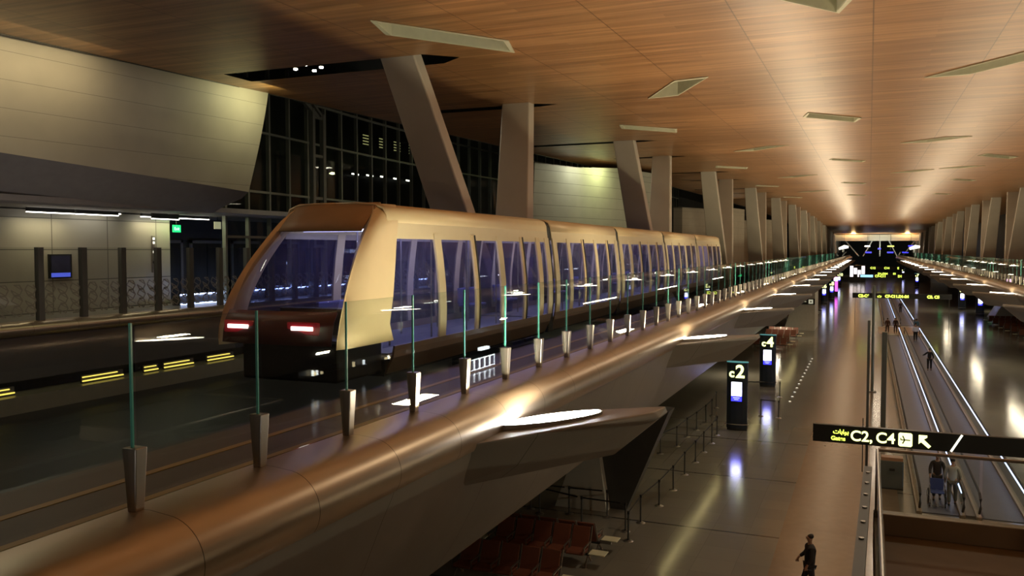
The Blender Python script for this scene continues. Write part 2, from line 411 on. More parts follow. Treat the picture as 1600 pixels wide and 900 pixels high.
# downlights inside the first slot
DL = [(-18.71, 24.95), (-17.96, 24.5), (-18.27, 25.45), (-17.7, 25.05)]
for i, (x, y) in enumerate(DL):
    o = MB().disc((0, 0, 0), .07, .05, 14).build('slot_downlight', M_WARM, loc=(x, y, zc(y)+.1))
    tag(o, 'small round downlight in the dark ceiling slot, %s of the four from the left' % ['first', 'second', 'third', 'last'][i], 'light', 'downlights in the ceiling slot')

# ------------------------------------------------------------------ near (left) guideway
YN, YF = -6, 330
def run(profile, y0, y1, step=40):
    n = max(1, int((y1-y0)/step)); rows = []
    for i in range(n+1):
        y = y0+(y1-y0)*i/n; rows.append([(x, y, z) for x, z in profile])
    return rows
def arc(cx, cz, rx, rz, a0, a1, n):
    return [(cx+rx*math.cos(math.radians(a0+(a1-a0)*i/n)), cz+rz*math.sin(math.radians(a0+(a1-a0)*i/n))) for i in range(n+1)]
tubeL = [(-6.42, -2.6), (-6.4, -2.43), (-6.12, -2.42)]+arc(-5.93, -2.86, .45, .42, 80, -35, 14)
struct(MB().grid(run(tubeL, YN, YF)).build('guideway_edge_cladding', M_TUBE, smooth=True))
bell = [(-5.57, -3.06), (-5.62, -3.2), (-5.76, -3.5), (-6.05, -4.2), (-6.45, -4.95), (-6.88, -5.6), (-7.4, -5.75), (-12.5, -6.1), (-26, -6.1)]
struct(MB().grid(run(bell, YN, YF)).build('guideway_belly', M_BELLY, smooth=True))
struct(MB().box(-8.0, -6.4, YN, YF, -2.75, -2.45).build('guideway_walkway', M_WALK))
struct(MB().box(-7.3, -7.19, YN, YF, -2.45, -2.443).box(-6.56, -6.46, YN, YF, -2.45, -2.443).build('walkway_line', M_YEL))
struct(MB().box(-8.1, -8.0, YN, YF, -4.1, -2.45).box(-26.2, -8.0, YN, YF, -5.4, -5.3).build('guideway_trough', M_DARK))
for k, (Y0, X) in enumerate(BAYS[:15]):
    struct(MB().box(X-1.3, X+1.3, Y0+6.4, Y0+11, -5.3, -3.88).build('column_plinth', M_DARK))
# cable rail running in the trough
o = thing('cable_rail', 'grey steel cable rail running along the dark track trough', 'rail', (-14.6, 30, -5.3))
MB().box(-.12, .12, -32, 200, .0, .25).build('rail_beam', M_DSTEEL, o)
MB().tube([(0, -32, .30), (0, 200, .30)], .045, 6).build('cable', M_STEEL, o)

def balustrade(X, y0, y1, z, h, label, inner, name='glass_balustrade', npart=100):
    t = thing(name, label, 'balustrade', (X, y0, z))
    n = int((y1-y0)/1.75)
    # meshes shared by the copies
    g = MB().box(-.012, .012, .035, 1.715, .06, h)
    e = MB().box(-.013, .013, 1.715, 1.735, .06, h)
    br = MB().add([(-.05, -.055, 0), (.05, -.055, 0), (.05, .055, 0), (-.05, .055, 0), (-.085, -.07, .60), (.085, -.07, .60), (.085, .07, .60), (-.085, .07, .60)],
                  [(3, 2, 1, 0), (4, 5, 6, 7), (0, 1, 5, 4), (1, 2, 6, 5), (2, 3, 7, 6), (3, 0, 4, 7)])
    p0 = g.build('glass_panel', M_GLASS, t); e0 = e.build('glass_edge', M_EDGE, p0); b0 = br.build('bracket', M_STEEL, t, bevel=.01)
    k = min(n, npart)
    for i in range(1, k):
        p = p0.copy(); COL.objects.link(p); p.parent = t; p.location = (0, 1.75*i, 0)
        e1 = e0.copy(); COL.objects.link(e1); e1.parent = p
        b = b0.copy(); COL.objects.link(b); b.parent = t; b.location = (0, 1.75*i, 0)
    if n > k:
        mg, mb = MB(), MB()
        mg.box(-.012, .012, 1.75*k, 1.75*n, .06, h)
        for i in range(k, n): mb.box(-.07, .07, 1.75*i-.06, 1.75*i+.06, 0, .60)
        tag(mg.build('glass_panel', M_GLASS, t), kind='stuff'); tag(mb.build('bracket', M_STEEL, t), kind='stuff')
    return t
balustrade(-6.25, .61, YF, -2.43, 1.755, 'clear glass balustrade with tapered steel brackets along the near walkway on the left', 1)

# uplight arms
def arm(Y, s, label, X0=0, power=400):
    """s=+1: arm of the left guideway pointing right; -1 mirrored at X0"""
    fx = lambda x: (x if s > 0 else X0-x)
    t = thing('uplight_arm', label, 'support arm', (fx(-5.2), Y, -2.9), 0, 'uplight arms of the %s guideway' % ('left' if s > 0 else 'right'))
    T = lambda x, y, z: (fx(x)-fx(-5.2), y, z+2.9)
    top = [(-5.7, -2.4, -2.98), (-3.5, 1.1, -2.90), (-3.42, 1.75, -2.90), (-5.7, .5, -2.98)]
    bot = [(-6.1, -2.2, -3.75), (-4.3, 1.3, -3.80), (-4.3, 1.8, -3.80), (-6.4, .8, -3.9)]
    mid = [(-3.42, 1.2, -3.02), (-3.4, 1.85, -3.02)]
    MB().hull([T(*p) for p in top+bot+mid]).build('arm_body', M_BELLY if s > 0 else M_BELLY, t, bevel=.04)
    hx = T(-4.95, 0, -2.84)
    dx, dy = .53*s, .848
    def el(a, b):
        r = []
        for q in range(24):
            u = b*math.cos(q*PI/12)*(1-.12*abs(math.sin(q*PI/12))); v = a*math.sin(q*PI/12)
            r.append((hx[0]+dx*u+dy*v, -.15+dy*u-dx*v))
        return r
    MB().prism(el(.26, 1.12), -.06, .02, 'Z').build('lamp_housing', M_BELLY, t)
    MB().prism(el(.235, 1.06), .02, .035, 'Z').build('lamp_lens', M_FLOOD if Y < 20 and s > 0 else M_WARM, t)
    light('AREA', 'uplight', (hx[0]+.1*s, -.1, .14), power, (1, .80, .50), .3, (math.pi, 0, 0), t, sy=1.2)
    return t
for k in range(-1, 17):
    Y = 13.8+14.6*k
    arm(Y, 1, 'dark angular arm carrying a lit uplight below the left guideway edge, %s from the camera' % ORD[k+1], power=UP_L*(.25 if k < 0 else 1.15 if k == 0 else 1))
for k in range(0, 16):
    Y = 21+14.6*k
    arm(Y, -1, 'angular arm with an uplight below the right guideway edge, %s from the camera' % ORD[k], X0=3.2, power=UP_R)

# ------------------------------------------------------------------ right guideway and balcony
fx = lambda x: 3.2-x
tubeR = [(fx(x), z) for x, z in tubeL]
struct(MB().grid(run(tubeR, YN, YF)).build('right_guideway_edge_cladding', M_TUBE, smooth=True))
bellR = [(8.78, -3.06), (8.9, -3.3), (9.6, -3.55), (10.4, -3.85), (11.5, -4.6), (15, -6.4), (33, -6.4)]
struct(MB().grid(run(bellR, YN, YF)).build('right_guideway_belly', M_BELLY, smooth=True))
struct(MB().box(9.6, 26, YN, YF, -2.75, -2.45).build('right_balcony_walkway', M_WALK))
balustrade(9.45, 36.4, YF, -2.43, 1.755, 'long clear glass balustrade above the guideway on the right of the hall', -1)
p = None
for k in range(20):
    Y = 40+10.2*k
    if p is None:
        p = thing('floor_uplight', 'x', 'light', (12.2, Y, -2.45), 0, 'floor uplights along the right balcony')
        MB().disc((0, 0, 0), .24, .14, 16, .28).build('housing', M_DSTEEL, p); MB().disc((0, 0, .141), .22, .012, 16).build('lens', M_WARM, p)
        c = p
    else:
        c = copy_tree(p); c.location = (12.2, Y, -2.45)
    c['label'] = 'small round glowing floor uplight on the right balcony, %s from the camera' % ORD[k]

# ------------------------------------------------------------------ opposite platform on the far left
tubeF = [(x+0, z) for x, z in [(-26.6, -2.6), (-26.5, -2.43), (-26.1, -2.42)]+arc(-25.95, -2.66, .36, .25, 80, -60, 10)]
struct(MB().grid(run(tubeF, -10, 140)).build('platform_edge_cladding', M_TUBE, smooth=True))
struct(MB().box(-26.2, -25.9, -10, 140, -4.35, -2.9).build('platform_edge_wall', mat('platform_dark_wall', (.07, .065, .065), .5)))
struct(MB().box(-26.3, -25.2, -10, 140, -5.3, -4.75).build('platform_ledge', mat('pale_ledge', (.30, .28, .20), .35, .3)))
struct(MB().box(-32, -26.1, -10, 140, -2.75, -2.43).build('platform_floor', mat('platform_stone', (.20, .18, .15), .3)))
for i, (y0, y1) in enumerate([(18.0, 19.2), (21.8, 23.6), (24.6, 25.3), (25.6, 27.2), (28.0, 29.6)]):  # glowing strips added for the gold shop lights below the platform
    t = thing('shop_glow_strip', 'yellow glow of lit shops under the far platform edge, %s from the left' % ['first', 'second', 'third', 'fourth', 'fifth'][i], 'light', (-25.7, (y0+y1)/2, -4.75), 0, 'yellow shop glow under the far platform')
    L = (y1-y0)/2; MB().box(-.06, .06, -L, L, 0, .05).build('housing', M_DSTEEL, t)
    MB().box(.02, .05, -L, L, .06, .10).box(.02, .05, -L, L*.7, .20, .235).build('lens', mat('shop_glow', (1, .8, .2), emit=(1, .72, .12), es=1.6), t)
    MB().box(-.06, .02, -L, L, .05, .28).build('back_plate', M_STEEL, t)
struct(MB().box(-29.3, -29.0, -10, 29.4, -2.43, 1.5).build('wall_platform', M_TILE))
struct(MB().box(-31.9, -31.7, 29.4, 140, -2.43, 1.6).build('wall_platform', mat('platform_recess_wall', (.05, .05, .055), .4)))
struct(MB().box(-31.8, -25.0, -10, 60, 1.55, 1.75).build('ceiling', M_PODLOW))
# full height screens
def screen(y0, y1):
    t = thing('platform_screen', 'tall patterned glass screen with dark posts in front of the far platform', 'glass screen', (-26.1, y0, -2.42))
    n = int((y1-y0)/1.75)
    for i in range(n+1):
        MB().box(-.10, .10, 1.75*i-.11, 1.75*i+.11, 0, 2.5).build('post', mat('screen_post', (.10, .095, .085), .5, .3), t, bevel=.01)
        if i < n:
            g = MB().box(-.012, .012, 1.75*i+.13, 1.75*i+1.62, .03, 2.5).build('glass_panel', M_GLASSFAR, t)
            pm = MB()
            for r in range(3):
                for c in range(3):
                    cy = 1.75*i+.38+c*.5; cz = .35+r*.36
                    pts = [(0.02, cy+.2*math.cos(a*PI/3), cz+.19*math.sin(a*PI/3)) for a in range(6)]
                    for a in range(6):
                        if (a+r+c) % 5: pm.bar(pts[a], pts[(a+1) % 6], .012, .035)
                    pm.bar(pts[0], pts[2], .012, .03); pm.bar(pts[3], pts[5], .012, .03)
            pm.build('etched_pattern', mat('etched_frit', (.23, .21, .17), .5), g)
screen(15.3, 60)
# platform wall fittings
t = thing('wall_screen', 'square dark display with a blue glow on the tiled platform wall', 'screen', (-28.95, 23.7, -.66))
MB().box(-.05, .03, -.5, .5, -.45, .48).build('frame', M_SIGN, t); MB().box(.03, .045, -.42, .42, -.40, -.24).build('blue_band', mat('dim_blue', (0, 0, 1), emit=(.10, .14, .7), es=.8), t)
MB().box(.03, .045, -.42, .42, -.23, .42).build('display', mat('dim_display', (.05, .05, .1), .2), t)
t = thing('exit_sign', 'green lit exit sign hanging over the far platform', 'sign', (-28.4, 29.2, .93))
MB().box(-.03, .03, -.22, .22, -.16, .16).build('sign_body', M_EXIT, t); MB().box(-.01, .01, -.02, .02, .16, .62).build('hanger', M_DSTEEL, t)
text('Exit', .2, mat('white_letter', (1, 1, 1), emit=(.8, 1, .9), es=1.5), 'lettering', t, (.035, -.17, -.07), (PI/2, 0, PI/2), .002)
t = thing('intercom_panel', 'narrow steel intercom panel with round buttons on the tiled platform wall', 'intercom', (-28.96, 28.4, -.2))
MB().box(-.02, .02, -.09, .09, -.8, .8).build('plate', M_STEEL, t)
for z in (.68, .5, .1): MB().box(.02, .035, -.05, .05, z-.05, z+.05).build('button', mat('lit_button', (1, 1, 1), emit=(1, .95, .8), es=1.2), t)
MB().tube([(.02, 0, -.35), (.03, 0, -.35)], .07, 12).build('speaker_grille', M_SIGN, t)
for i, (y0, y1, x) in enumerate([(17, 20.6, -28.6), (21.9, 23.9, -28.4), (24.0, 26.0, -28.4), (24.2, 26.2, -29.6+1.1), (27.4, 31.4, -28.6), (27.5, 29.0, -28.1)]):
    z = [1.43, 1.40, 1.40, 1.48, 1.42, 1.33][i]
    t = thing('linear_lamp', 'white linear lamp under the far platform ceiling, %s from the left' % ['first', 'second', 'third', 'fourth, set higher', 'fifth', 'sixth and short'][i], 'light', (x, (y0+y1)/2, z), 0, 'linear lamps over the far platform')
    L = (y1-y0)/2; MB().box(-.05, .05, -L, L, 0, 1.55-z).build('housing', M_DSTEEL, t); MB().box(-.04, .055, -L, L, -.035, 0).build('tube', M_LIN, t)
    if i in (1, 4): light('AREA', 'lamp_light', (-.0, 0, -.08), 40 if i == 4 else 22, (1, .88, .55), .2, (0, math.radians(-8), 0), t, sy=2*L)
# lit benches / counters beyond the screens
for i, (y0, y1) in enumerate([(28.4, 31.3), (32.2, 34.0), (34.8, 37.5), (38.5, 41), (43, 46), (48, 51)]):
    t = thing('lit_bench', 'dark bench with a blue white light strip on the far platform, %s from the left' % ['first', 'second', 'third', 'fourth', 'fifth', 'sixth'][i], 'bench', (-27.6, (y0+y1)/2, -2.43), 0, 'blue lit benches on the far platform')
    L = (y1-y0)/2
    MB().box(-.35, .1, -L, L, 0, .42).build('bench_body', M_DSTEEL, t, bevel=.03); MB().box(.1, .13, -L, L, .43, .49).build('light_strip', M_BLUE, t)
    if i == 0: MB().box(.12, .16, -L, L, .02, .09).build('floor_strip', M_BLUE, t)
    light('AREA', 'strip_glow', (.25, 0, .5), 14, (.4, .5, 1), .15, (0, math.radians(60), 0), t, sy=2*L)
for i, y in enumerate([30.6, 33.5, 36.5, 40]):
    t = thing('lift_doors', 'dark framed glass lift door on the far platform, %s from the left' % ORD[i].replace('nearest', 'first'), 'lift door', (-31.6, y+1, -2.43), 0, 'dark lift doors on the far platform')
    MB().box(0, .1, -1.2, -1.05, 0, 2.9).box(0, .1, 1.05, 1.2, 0, 2.9).box(0, .1, -1.2, 1.2, 2.75, 2.9).build('frame', mat('grey_frame', (.20, .20, .21), .4, .4), t)
    MB().box(.02, .06, -1.04, -.02, 0, 2.74).build('door_leaf', M_SIGN, t); MB().box(.02, .06, .02, 1.04, 0, 2.74).build('door_leaf', M_SIGN, t)
t = thing('notice_board', 'small pale square notice under the far platform ceiling', 'sign', (-28.6, 32.0, 1.15))
MB().box(-.02, .02, -.22, .22, -.17, .17).build('panel', mat('pale_notice', (.6, .6, .4), emit=(.6, .6, .35), es=.45), t)
MB().box(-.01, .01, -.02, .02, .17, .4).build('hanger', M_DSTEEL, t)

# ------------------------------------------------------------------ beige pods and glazed wall on the left
def lerp(a, b, t): return a+(b-a)*t
rows = []
for j in range(13):
    t = j/12; row = []
    for i in range(13):
        s = i/12; y = lerp(2, 27.9, s)
        xt = -24.6+.085*y; xb = xt-.75*t**1.5-.15
        zt, zb = 6.45+0*s, lerp(3.75, 2.3, s)
        row.append((xt-.7*t**1.4, y+(-.45*t if i == 12 else 0), lerp(zt, zb, t)))
    rows.append(row)
pod = thing('lounge_pod', 'large curved beige panelled volume under the ceiling at the left', 'lounge volume', (-23, 20, 2))
off = Vector((-23, 20, 2))
sh = lambda rs: [[tuple(Vector(p)-off) for p in r] for r in rs]
# end return and underside
m = MB().grid(sh(rows)); m.grid(sh([[r[-1] for r in rows], [(p[0]-6, p[1]+1.0, p[2]) for p in [r[-1] for r in rows]]]))
m.build('shell', seam_mat('pod_shell', (.52, .47, .38), .55, 0, .80, .55, 'Z', .016, .55), pod, smooth=True)
b = rows[-1]
r2 = [[p for p in b], [(p[0]-.35, p[1], p[2]-.25) for p in b], [(p[0]-1.3, p[1], lerp(p[2], 1.6, .8)) for p in b], [(p[0]-2.0, p[1]+.2, 1.5) for p in b]]
m = MB().grid(sh(r2)); m.grid(sh([[r[-1] for r in r2], [(-31, 29, z) for z in (2.3, 2.2, 1.8, 1.55)]]))
m.build('underside', M_PODLOW, pod, smooth=True)
light('AREA', 'pod_wash', (-21.3, 12, 6.0), PODW*.75, (1, .82, .46), .25, (0, math.radians(58), 0), None, sy=16, spread=2.2)
light('AREA', 'pod_wash_end', (-20.8, 26.5, 5.9), 40, (.95, .95, .50), .3, (0, math.radians(60), 0), None, sy=1.2)

light('AREA', 'pod_underside_fill', (-21.5, 10, -2.0), 75, (1, .90, .82), .5, (0, math.radians(180-35), 0), None, sy=26)  # added fill from below for the pod underside, no lamp there
pod2 = thing('lounge_pod', 'rounded pale panelled volume behind the second pair of columns', 'lounge volume', (-18, 62, 2))
prof = [(-23.5, 57), (-22.3, 54.6), (-21.2, 54.6), (-19.6, 59), (-17.8, 64.5), (-16.6, 70), (-16.2, 73), (-17.2, 76), (-20, 77)]
rows = []
for j in range(9):
    t = j/8; rows.append([(x+(-.8*t if i > 3 else -.3*t)+18, y-62, lerp(5.95 if i < 4 else 6.3, -2.4, t)-2) for i, (x, y) in enumerate(prof)])
MB().grid(rows).build('shell', seam_mat('pod_shell_far', (.44, .45, .38), .5, .1, .80, .3, 'Z', .03, .5), pod2, smooth=True)
MB().prism([(x+18, y-62) for x, y in prof], 3.9, 3.94, 'Z').build('top_plate', M_PODLOW, pod2)
light('AREA', 'pod_wash', (-17.6, 61.0, 6.3), 120, (.95, 1, .45), .3, (0, math.radians(25), math.radians(-15)), None, sy=1.5)
for k, yy in enumerate((112, 162)):
    p3 = thing('lounge_pod', 'pale panelled volume behind the left columns further down the hall, %s of the two' % ['nearer', 'farther'][k], 'lounge volume', (-18, yy, -2.4))
    rows = []
    for j in range(6):
        t = j/5; rows.append([(x+18, y-62, lerp(0, 7.6 if i < 4 else 8, t)) for i, (x, y) in enumerate(prof)])
    MB().grid(rows).build('shell', MATS.get('x') or M_POD, p3, smooth=True)
    MB().prism([(x+18, y-62) for x, y in prof], 7.5, 7.55, 'Z').build('top_plate', M_PODLOW, p3)

gl = thing('glazed_wall', 'tall dark glazed curtain wall with steel mullions between the pods', 'glazing', (-27.2, 30, -2.4))
def gx(y): return -1.2*math.sin((y-30)/45*PI) if y < 75 else 0
i = 0; y = 31.0
ys = []
while y < 132: ys.append(y); y += 1.75
for a in ys:
    MB().box(gx(a)-.10, gx(a)+.10, a-30-.06, a-30+.06, 0, 11.6).build('mullion', mat('mullion_paint', (.27, .29, .25), .4, .4), gl)
m = MB()
for z in (3.0, 5.2, 8.1, 10.2):
    for a, b in zip(ys, ys[1:]): m.bar((gx(a)+.06, a-30, z), (gx(b)+.06, b-30, z), .14, .11)
m.build('transom', mat('mullion_paint', (.27, .29, .25), .4, .4), gl)
MB().grid([[(gx(a)-.12, a-30, 0) for a in ys], [(gx(a)-.12, a-30, 11.6) for a in ys]]).build('glass_pane', M_NIGHTGLASS, gl)
fr = thing('steel_truss_post', 'tall double steel post with a diagonal brace in front of the glazing', 'post', (-26.7, 37.4, -2.4))
MB().box(-.12, .12, -.55, -.35, 0, 9.7).box(-.12, .12, .35, .55, 0, 9.5).build('post', mat('truss_paint', (.22, .23, .21), .4, .4), fr)
m = MB()
for z in (2.5, 5, 7.2, 9.2): m.box(-.08, .08, -.4, .4, z, z+.15)
m.build('rung', mat('truss_paint', (.22, .23, .21), .4, .4), fr)
MB().bar((0, 0, 9.3), (0, -2.4, 10.7), .2, .2).bar((0, .5, 9.3), (0, -1.6, 10.9), .14, .14).build('brace', mat('truss_paint', (.22, .23, .21), .4, .4), fr)
# lamps glowing beyond the glazing
for i, (y, z) in enumerate([(45.2, 5.0), (47.0, 5.05), (48.8, 5.1), (50.6, 5.1), (52.4, 5.1)]):
    t = thing('outdoor_lamp', 'white lamp seen through the dark glazing, %s of the row of five' % ['first', 'second', 'third', 'fourth', 'last'][i], 'light', (-31.9, y+3.6, z), 0, 'row of five lamps beyond the glazing')
    MB().box(-.1, .05, -.45, .45, 0, .10).build('housing', M_DSTEEL, t); MB().box(.05, .07, -.42, .42, .0, .09).build('lens', M_LIN, t)
for i, (y, z) in enumerate([(47.5, 7.4), (49.6, 7.4), (51.6, 7.4), (53.8, 7.4)]):
    t = thing('louvre_lamp', 'dim yellow louvred lamp seen high through the dark glazing, %s from the left' % ['first', 'second', 'third', 'fourth'][i], 'light', (-31.9, y+2.8, z), 0, 'louvred lamps beyond the glazing')
    MB().box(-.1, 0, -.5, .5, -.3, .5).build('back_plate', M_DSTEEL, t)
    m = MB()
    for z2 in (-.2, 0, .2, .4): m.box(0, .03, -.45, .45, z2-.02, z2+.02)
    m.build('slat', mat('dim_yellow', (1, 1, .4), emit=(.9, .85, .35), es=.5), t)

# ------------------------------------------------------------------ the train
def yfront(z):
    t = (3.33-z)/(3.33-.38)
    return 1.95*max(0, 1-t/.86)**1.7+.02+max(0, t-.86)*.4
def yside(z): return 2.5-1.05*max(0, min(1, (3.33-z)/2.95))**.75
TR = thing('airport_train', 'gold and cream driverless shuttle train with tall curved windows on the track', 'train', (-8.30, 12.1, -2.45), math.radians(1.1))
# local: x across (0 = near side, negative = away), y along, z up
WD = 2.5
yb = None
PR = [(-1.24, 3.34), (-.75, 3.34), (-.36, 3.31), (-.18, 3.24), (-.12, 3.12), (-.08, 2.78)]          # roof and fascia of the near half
SIDE = [(-.08, 2.78), (.0, 2.2), (.06, 1.6), (.07, 1.0), (.04, .62)]
SK = [(.04, .62), (.0, .40), (-.16, .08)]
mir = lambda p: (-2.48-p[0], p[1])
def sidept(z):
    P = [(-.08, 2.78), (.0, 2.2), (.06, 1.6), (.07, 1.0), (.04, .62)]
    for (x0, z0), (x1, z1) in zip(P, P[1:]):
        if z <= z0 and z >= z1: return x0+(x1-x0)*(z0-z)/(z0-z1)
    return P[0][0] if z > 2.78 else P[-1][0]
JO = [11.2, 19.0, 27.6, 36.6, 46.2]
cars = []
starts = [1.9]+[j+.18 for j in JO[:-1]]; ends = [j-.18 for j in JO]
for ci, (a, b) in enumerate(zip(starts, ends)):
    full = PR+[mir(p) for p in reversed(PR)][1:]
    body = MB().grid([[(x, y, z) for x, z in full] for y in (a, b)])
    roof = body.build('car_roof', M_TRAIN, TR, smooth=True, solid=.04); roof['label'] = 'gold painted roof shell'
    f = MB()
    for q in (lambda p: p, mir):
        f.grid([[(q(p)[0]+(.012 if q((0, 0))[0] == 0 else -.012), y, q(p)[1]) for p in [(-.125, 3.10), (-.075, 2.72), (-.07, 2.66)]] for y in (a, b)])
    fa = f.build('fascia', M_TRAINHI, roof, solid=.02)
    s = MB()
    for q in (lambda p: p, mir): s.grid([[(*q(p), )[:1]+(y,)+(*q(p), )[1:] for p in SK] for y in (a-(.0 if ci else 0), b)])
    s.grid([[(x, y, .42) for x in (-.05, -2.43)] for y in (a, b)])
    s.build('skirt', mat('train_skirt', (.28, .19, .14), .4, .3), TR, solid=.04)
    MB().box(-2.3, -.18, a, b, .02, .40).build('underframe', M_BLACK, TR)
    # pillars and windows
    L = b-a
    if ci == 0: div = [a, 3.9, 5.7, 7.3, 8.8, 10.1, b]
    else: n = 5; div = [a+L*k/n for k in range(n+1)]
    zs = [2.78-i*(2.78-.62)/8 for i in range(9)]
    for side in (0, 1):
        sg = 1 if side == 0 else -1
        xf = lambda z, o=0: (sidept(z)+o) if side == 0 else (-2.48-sidept(z)-o)
        for k, y in enumerate(div):
            w = .34 if (k == 0 or k == len(div)-1) else (.30 if k % 2 else .16)
            y0 = y if k == 0 else (y-w if k == len(div)-1 else y-w/2)
            if ci == 0 and k == 0: continue
            sw = lambda z: .10*math.sin((2.78-z)/2.16*PI/2)
            MB().grid([[(xf(z, .012), y0+sw(z)*0, z) for z in zs], [(xf(z, .012), y0+w+sw(z)*0, z) for z in zs]]).build('window_pillar', M_TRAINHI if k in (0, 1, 3, len(div)-1) else M_TRAIN, TR, solid=.05)
            if k in (2, 4) and side == 0:
                MB().grid([[(xf(z, .04), y0+w, z) for z in zs], [(xf(z, .04), y0+w+.05, z) for z in zs]]).build('door_seal', M_BLACK, TR, solid=.03)
        for k in range(len(div)-1):
            if ci == 0 and k == 0:
                fr_ = (lambda z: yside(z)-.05) if side == 0 else (lambda z: yfront(z)+.45)
                MB().grid([[(xf(z), fr_(z), z) for z in zs], [(xf(z), div[1], z) for z in zs]]).build('window', M_WIN, TR, solid=.01)
            else:
                MB().grid([[(xf(z), div[k], z) for z in zs], [(xf(z), div[k+1], z) for z in zs]]).build('window', M_WIN, TR, solid=.01)
    # interior
    MB().box(-2.38, -.1, a, b, .42, .47).build('car_floor', mat('car_floor_vinyl', (.16, .15, .17), .4), TR)
    MB().box(-2.2, -.28, a, b, 2.92, 2.96).build('car_ceiling', mat('car_ceiling_panel', (.35, .33, .36), .4), TR)
    ls = MB().box(-.62, -.52, a+.1, b-.1, 2.88, 2.91).box(-1.96, -1.86, a+.1, b-.1, 2.88, 2.91).build('ceiling_light_strip', mat('train_strip', (1, 1, 1), emit=(.62, .64, 1), es=5), TR)
    light('AREA', 'car_light', (-1.24, (a+b)/2, 2.85), 85*(L/8), (.42, .42, 1), .8, (0, 0, 0), TR, sy=L*.9)
    yy = a+1.2
    while yy < b-.6:
        MB().tube([(-.75, yy, .47), (-.75, yy, 2.92)], .022, 8).build('grab_pole', M_STEEL, TR)
        MB().tube([(-1.75, yy+.4, .47), (-1.75, yy+.4, 2.92)], .022, 8).build('grab_pole', M_STEEL, TR)
        yy += 1.9
    for sy_ in (a+.9, b-1.3):
        st = MB().box(-2.30, -1.90, sy_, sy_+1.1, .82, .90).box(-2.34, -2.26, sy_, sy_+1.1, .9, 1.35).box(-2.3, -2.0, sy_+.2, sy_+.9, .47, .82).build('seat', mat('train_seat', (.12, .12, .25), .6), TR, bevel=.02)
    if ci < 4 or True:
        J = JO[ci]
        if ci < 4:
            j = MB().grid([[(x*.985-.02, y, z-.05) for x, z in full] for y in (J-.2, J+.2)])
            for q in (lambda p: p, mir): j.grid([[(q((sidept(z)-.08, z))[0], y, z) for z in zs+[.1]] for y in (J-.2, J+.2)])
            j.build('gangway_bellows', M_BLACK, TR, solid=.04)
        else:
            MB().prism([(x, z) for x, z in full]+[(-2.42, .4), (-.06, .4)], b-.01, b+.03).build('rear_bulkhead', M_TRAIN, TR)
# nose: broad A pillars sweeping forward, header, windscreen, bumper
def apillar(side):
    xf = (lambda x: x) if side == 0 else (lambda x: -2.48-x)
    secs = []
    N_ = 16
    for i in range(N_+1):
        t = i/N_; z = 3.33-(3.33-.74)*t
        yf = yfront(z)
        wfr = .34-.18*min(1, t*1.3)            # width across the front
        wsd = yside(z)-yf if side == 0 else .5+.1*t
        if t > .88: wsd += (t-.88)*2.2
        xo = sidept(z)+.03 if z < 2.78 else [-.08, -.12, -.22][min(2, int((z-2.78)/.2))]+.02
        if z >= 2.78: xo = -.05-.20*((z-2.78)/.55)**2
        if z < .62: xo = .06-.12*(.62-z)
        secs.append([(xf(xo-wfr), yf+.10, z), (xf(xo-wfr*.5), yf-.03, z), (xf(xo-.10), yf+.03, z), (xf(xo-.01), yf+.18, z), (xf(xo), yf+wsd, z), (xf(xo-.14), yf+wsd, z), (xf(xo-.2), yf+.3, z), (xf(xo-wfr), yf+.2, z)])
    m = MB(); n = 8; vs = [p for s_ in secs for p in s_]
    fs = [(i*n+j, i*n+(j+1) % n, (i+1)*n+(j+1) % n, (i+1)*n+j) for i in range(N_) for j in range(n)]+[tuple(range(n)), tuple(N_*n+j for j in range(n))]
    m.add(vs, fs); return m.build('corner_pillar', M_TRAIN, TR, smooth=True)
ap = apillar(0); apillar(1)
xh = [-.32, -.7, -1.24, -1.78, -2.16]
xs = [-.14, -.5, -1.24, -1.98, -2.34]
bow = lambda x: -.10*(1-((x+1.24)/1.1)**2)
zz = [3.33, 3.2, 3.0, 2.8]
MB().grid([[(x, yfront(z)+bow(x)+.04, z) for x in xh] for z in zz]).grid([[(x, 2.05, 3.345) for x in xh], [(x, yfront(3.33)+bow(x)+.04, 3.33) for x in xh]]).build('front_header', mat('train_header_bronze', (.36, .22, .11), .55, .2), TR, smooth=True, solid=.03)
zz = [2.8, 2.5, 2.2, 1.9, 1.6, 1.35]
MB().grid([[(x, yfront(z)+bow(x)+.05, z) for x in xs] for z in zz]).build('windscreen', M_SHIELD, TR, smooth=True, solid=.01)
zz = [1.36, 1.2, 1.0, .80]
MB().grid([[(x, yfront(z)+bow(x)+.02-(.05 if z < 1.3 else 0), z) for x in [-.10, -.30, -.7, -1.24, -1.78, -2.18, -2.38]] for z in zz]).build('bumper', M_MAROON, TR, smooth=True, solid=.04)
MB().box(-2.25, -.22, .35, 1.9, .10, .80).build('nose_underframe', M_BLACK, TR, bevel=.05)
MB().box(-2.36, -.12, .35, 1.9, .80, .85).build('car_floor', MATS['car_floor_vinyl'], TR)
for x in (-.62, -1.98):
    MB().box(x-.24, x+.20, yfront(1.1)+bow(x)-.10, yfront(1.1)+bow(x)-.05, 1.06, 1.13).build('marker_lamp', mat('marker_lamp', (1, 1, 1), emit=(1, .80, .74), es=3), TR, bevel=.01)
    MB().box(x-.34, x+.30, yfront(1.1)+bow(x)-.07, yfront(1.1)+bow(x), .98, 1.20).build('lamp_surround', mat('red_lamp_surround', (.5, .03, .05), .25, emit=(.5, .02, .03), es=.12), TR, bevel=.02)
MB().box(-2.05, -.43, 1.2, 1.5, .85, 1.35).build('nose_console', mat('console', (.05, .05, .06), .4), TR, bevel=.02)
MB().box(-2.1, -.4, 2.05, 2.1, 2.80, 2.86).build('front_light_strip', MATS['train_strip'], TR)

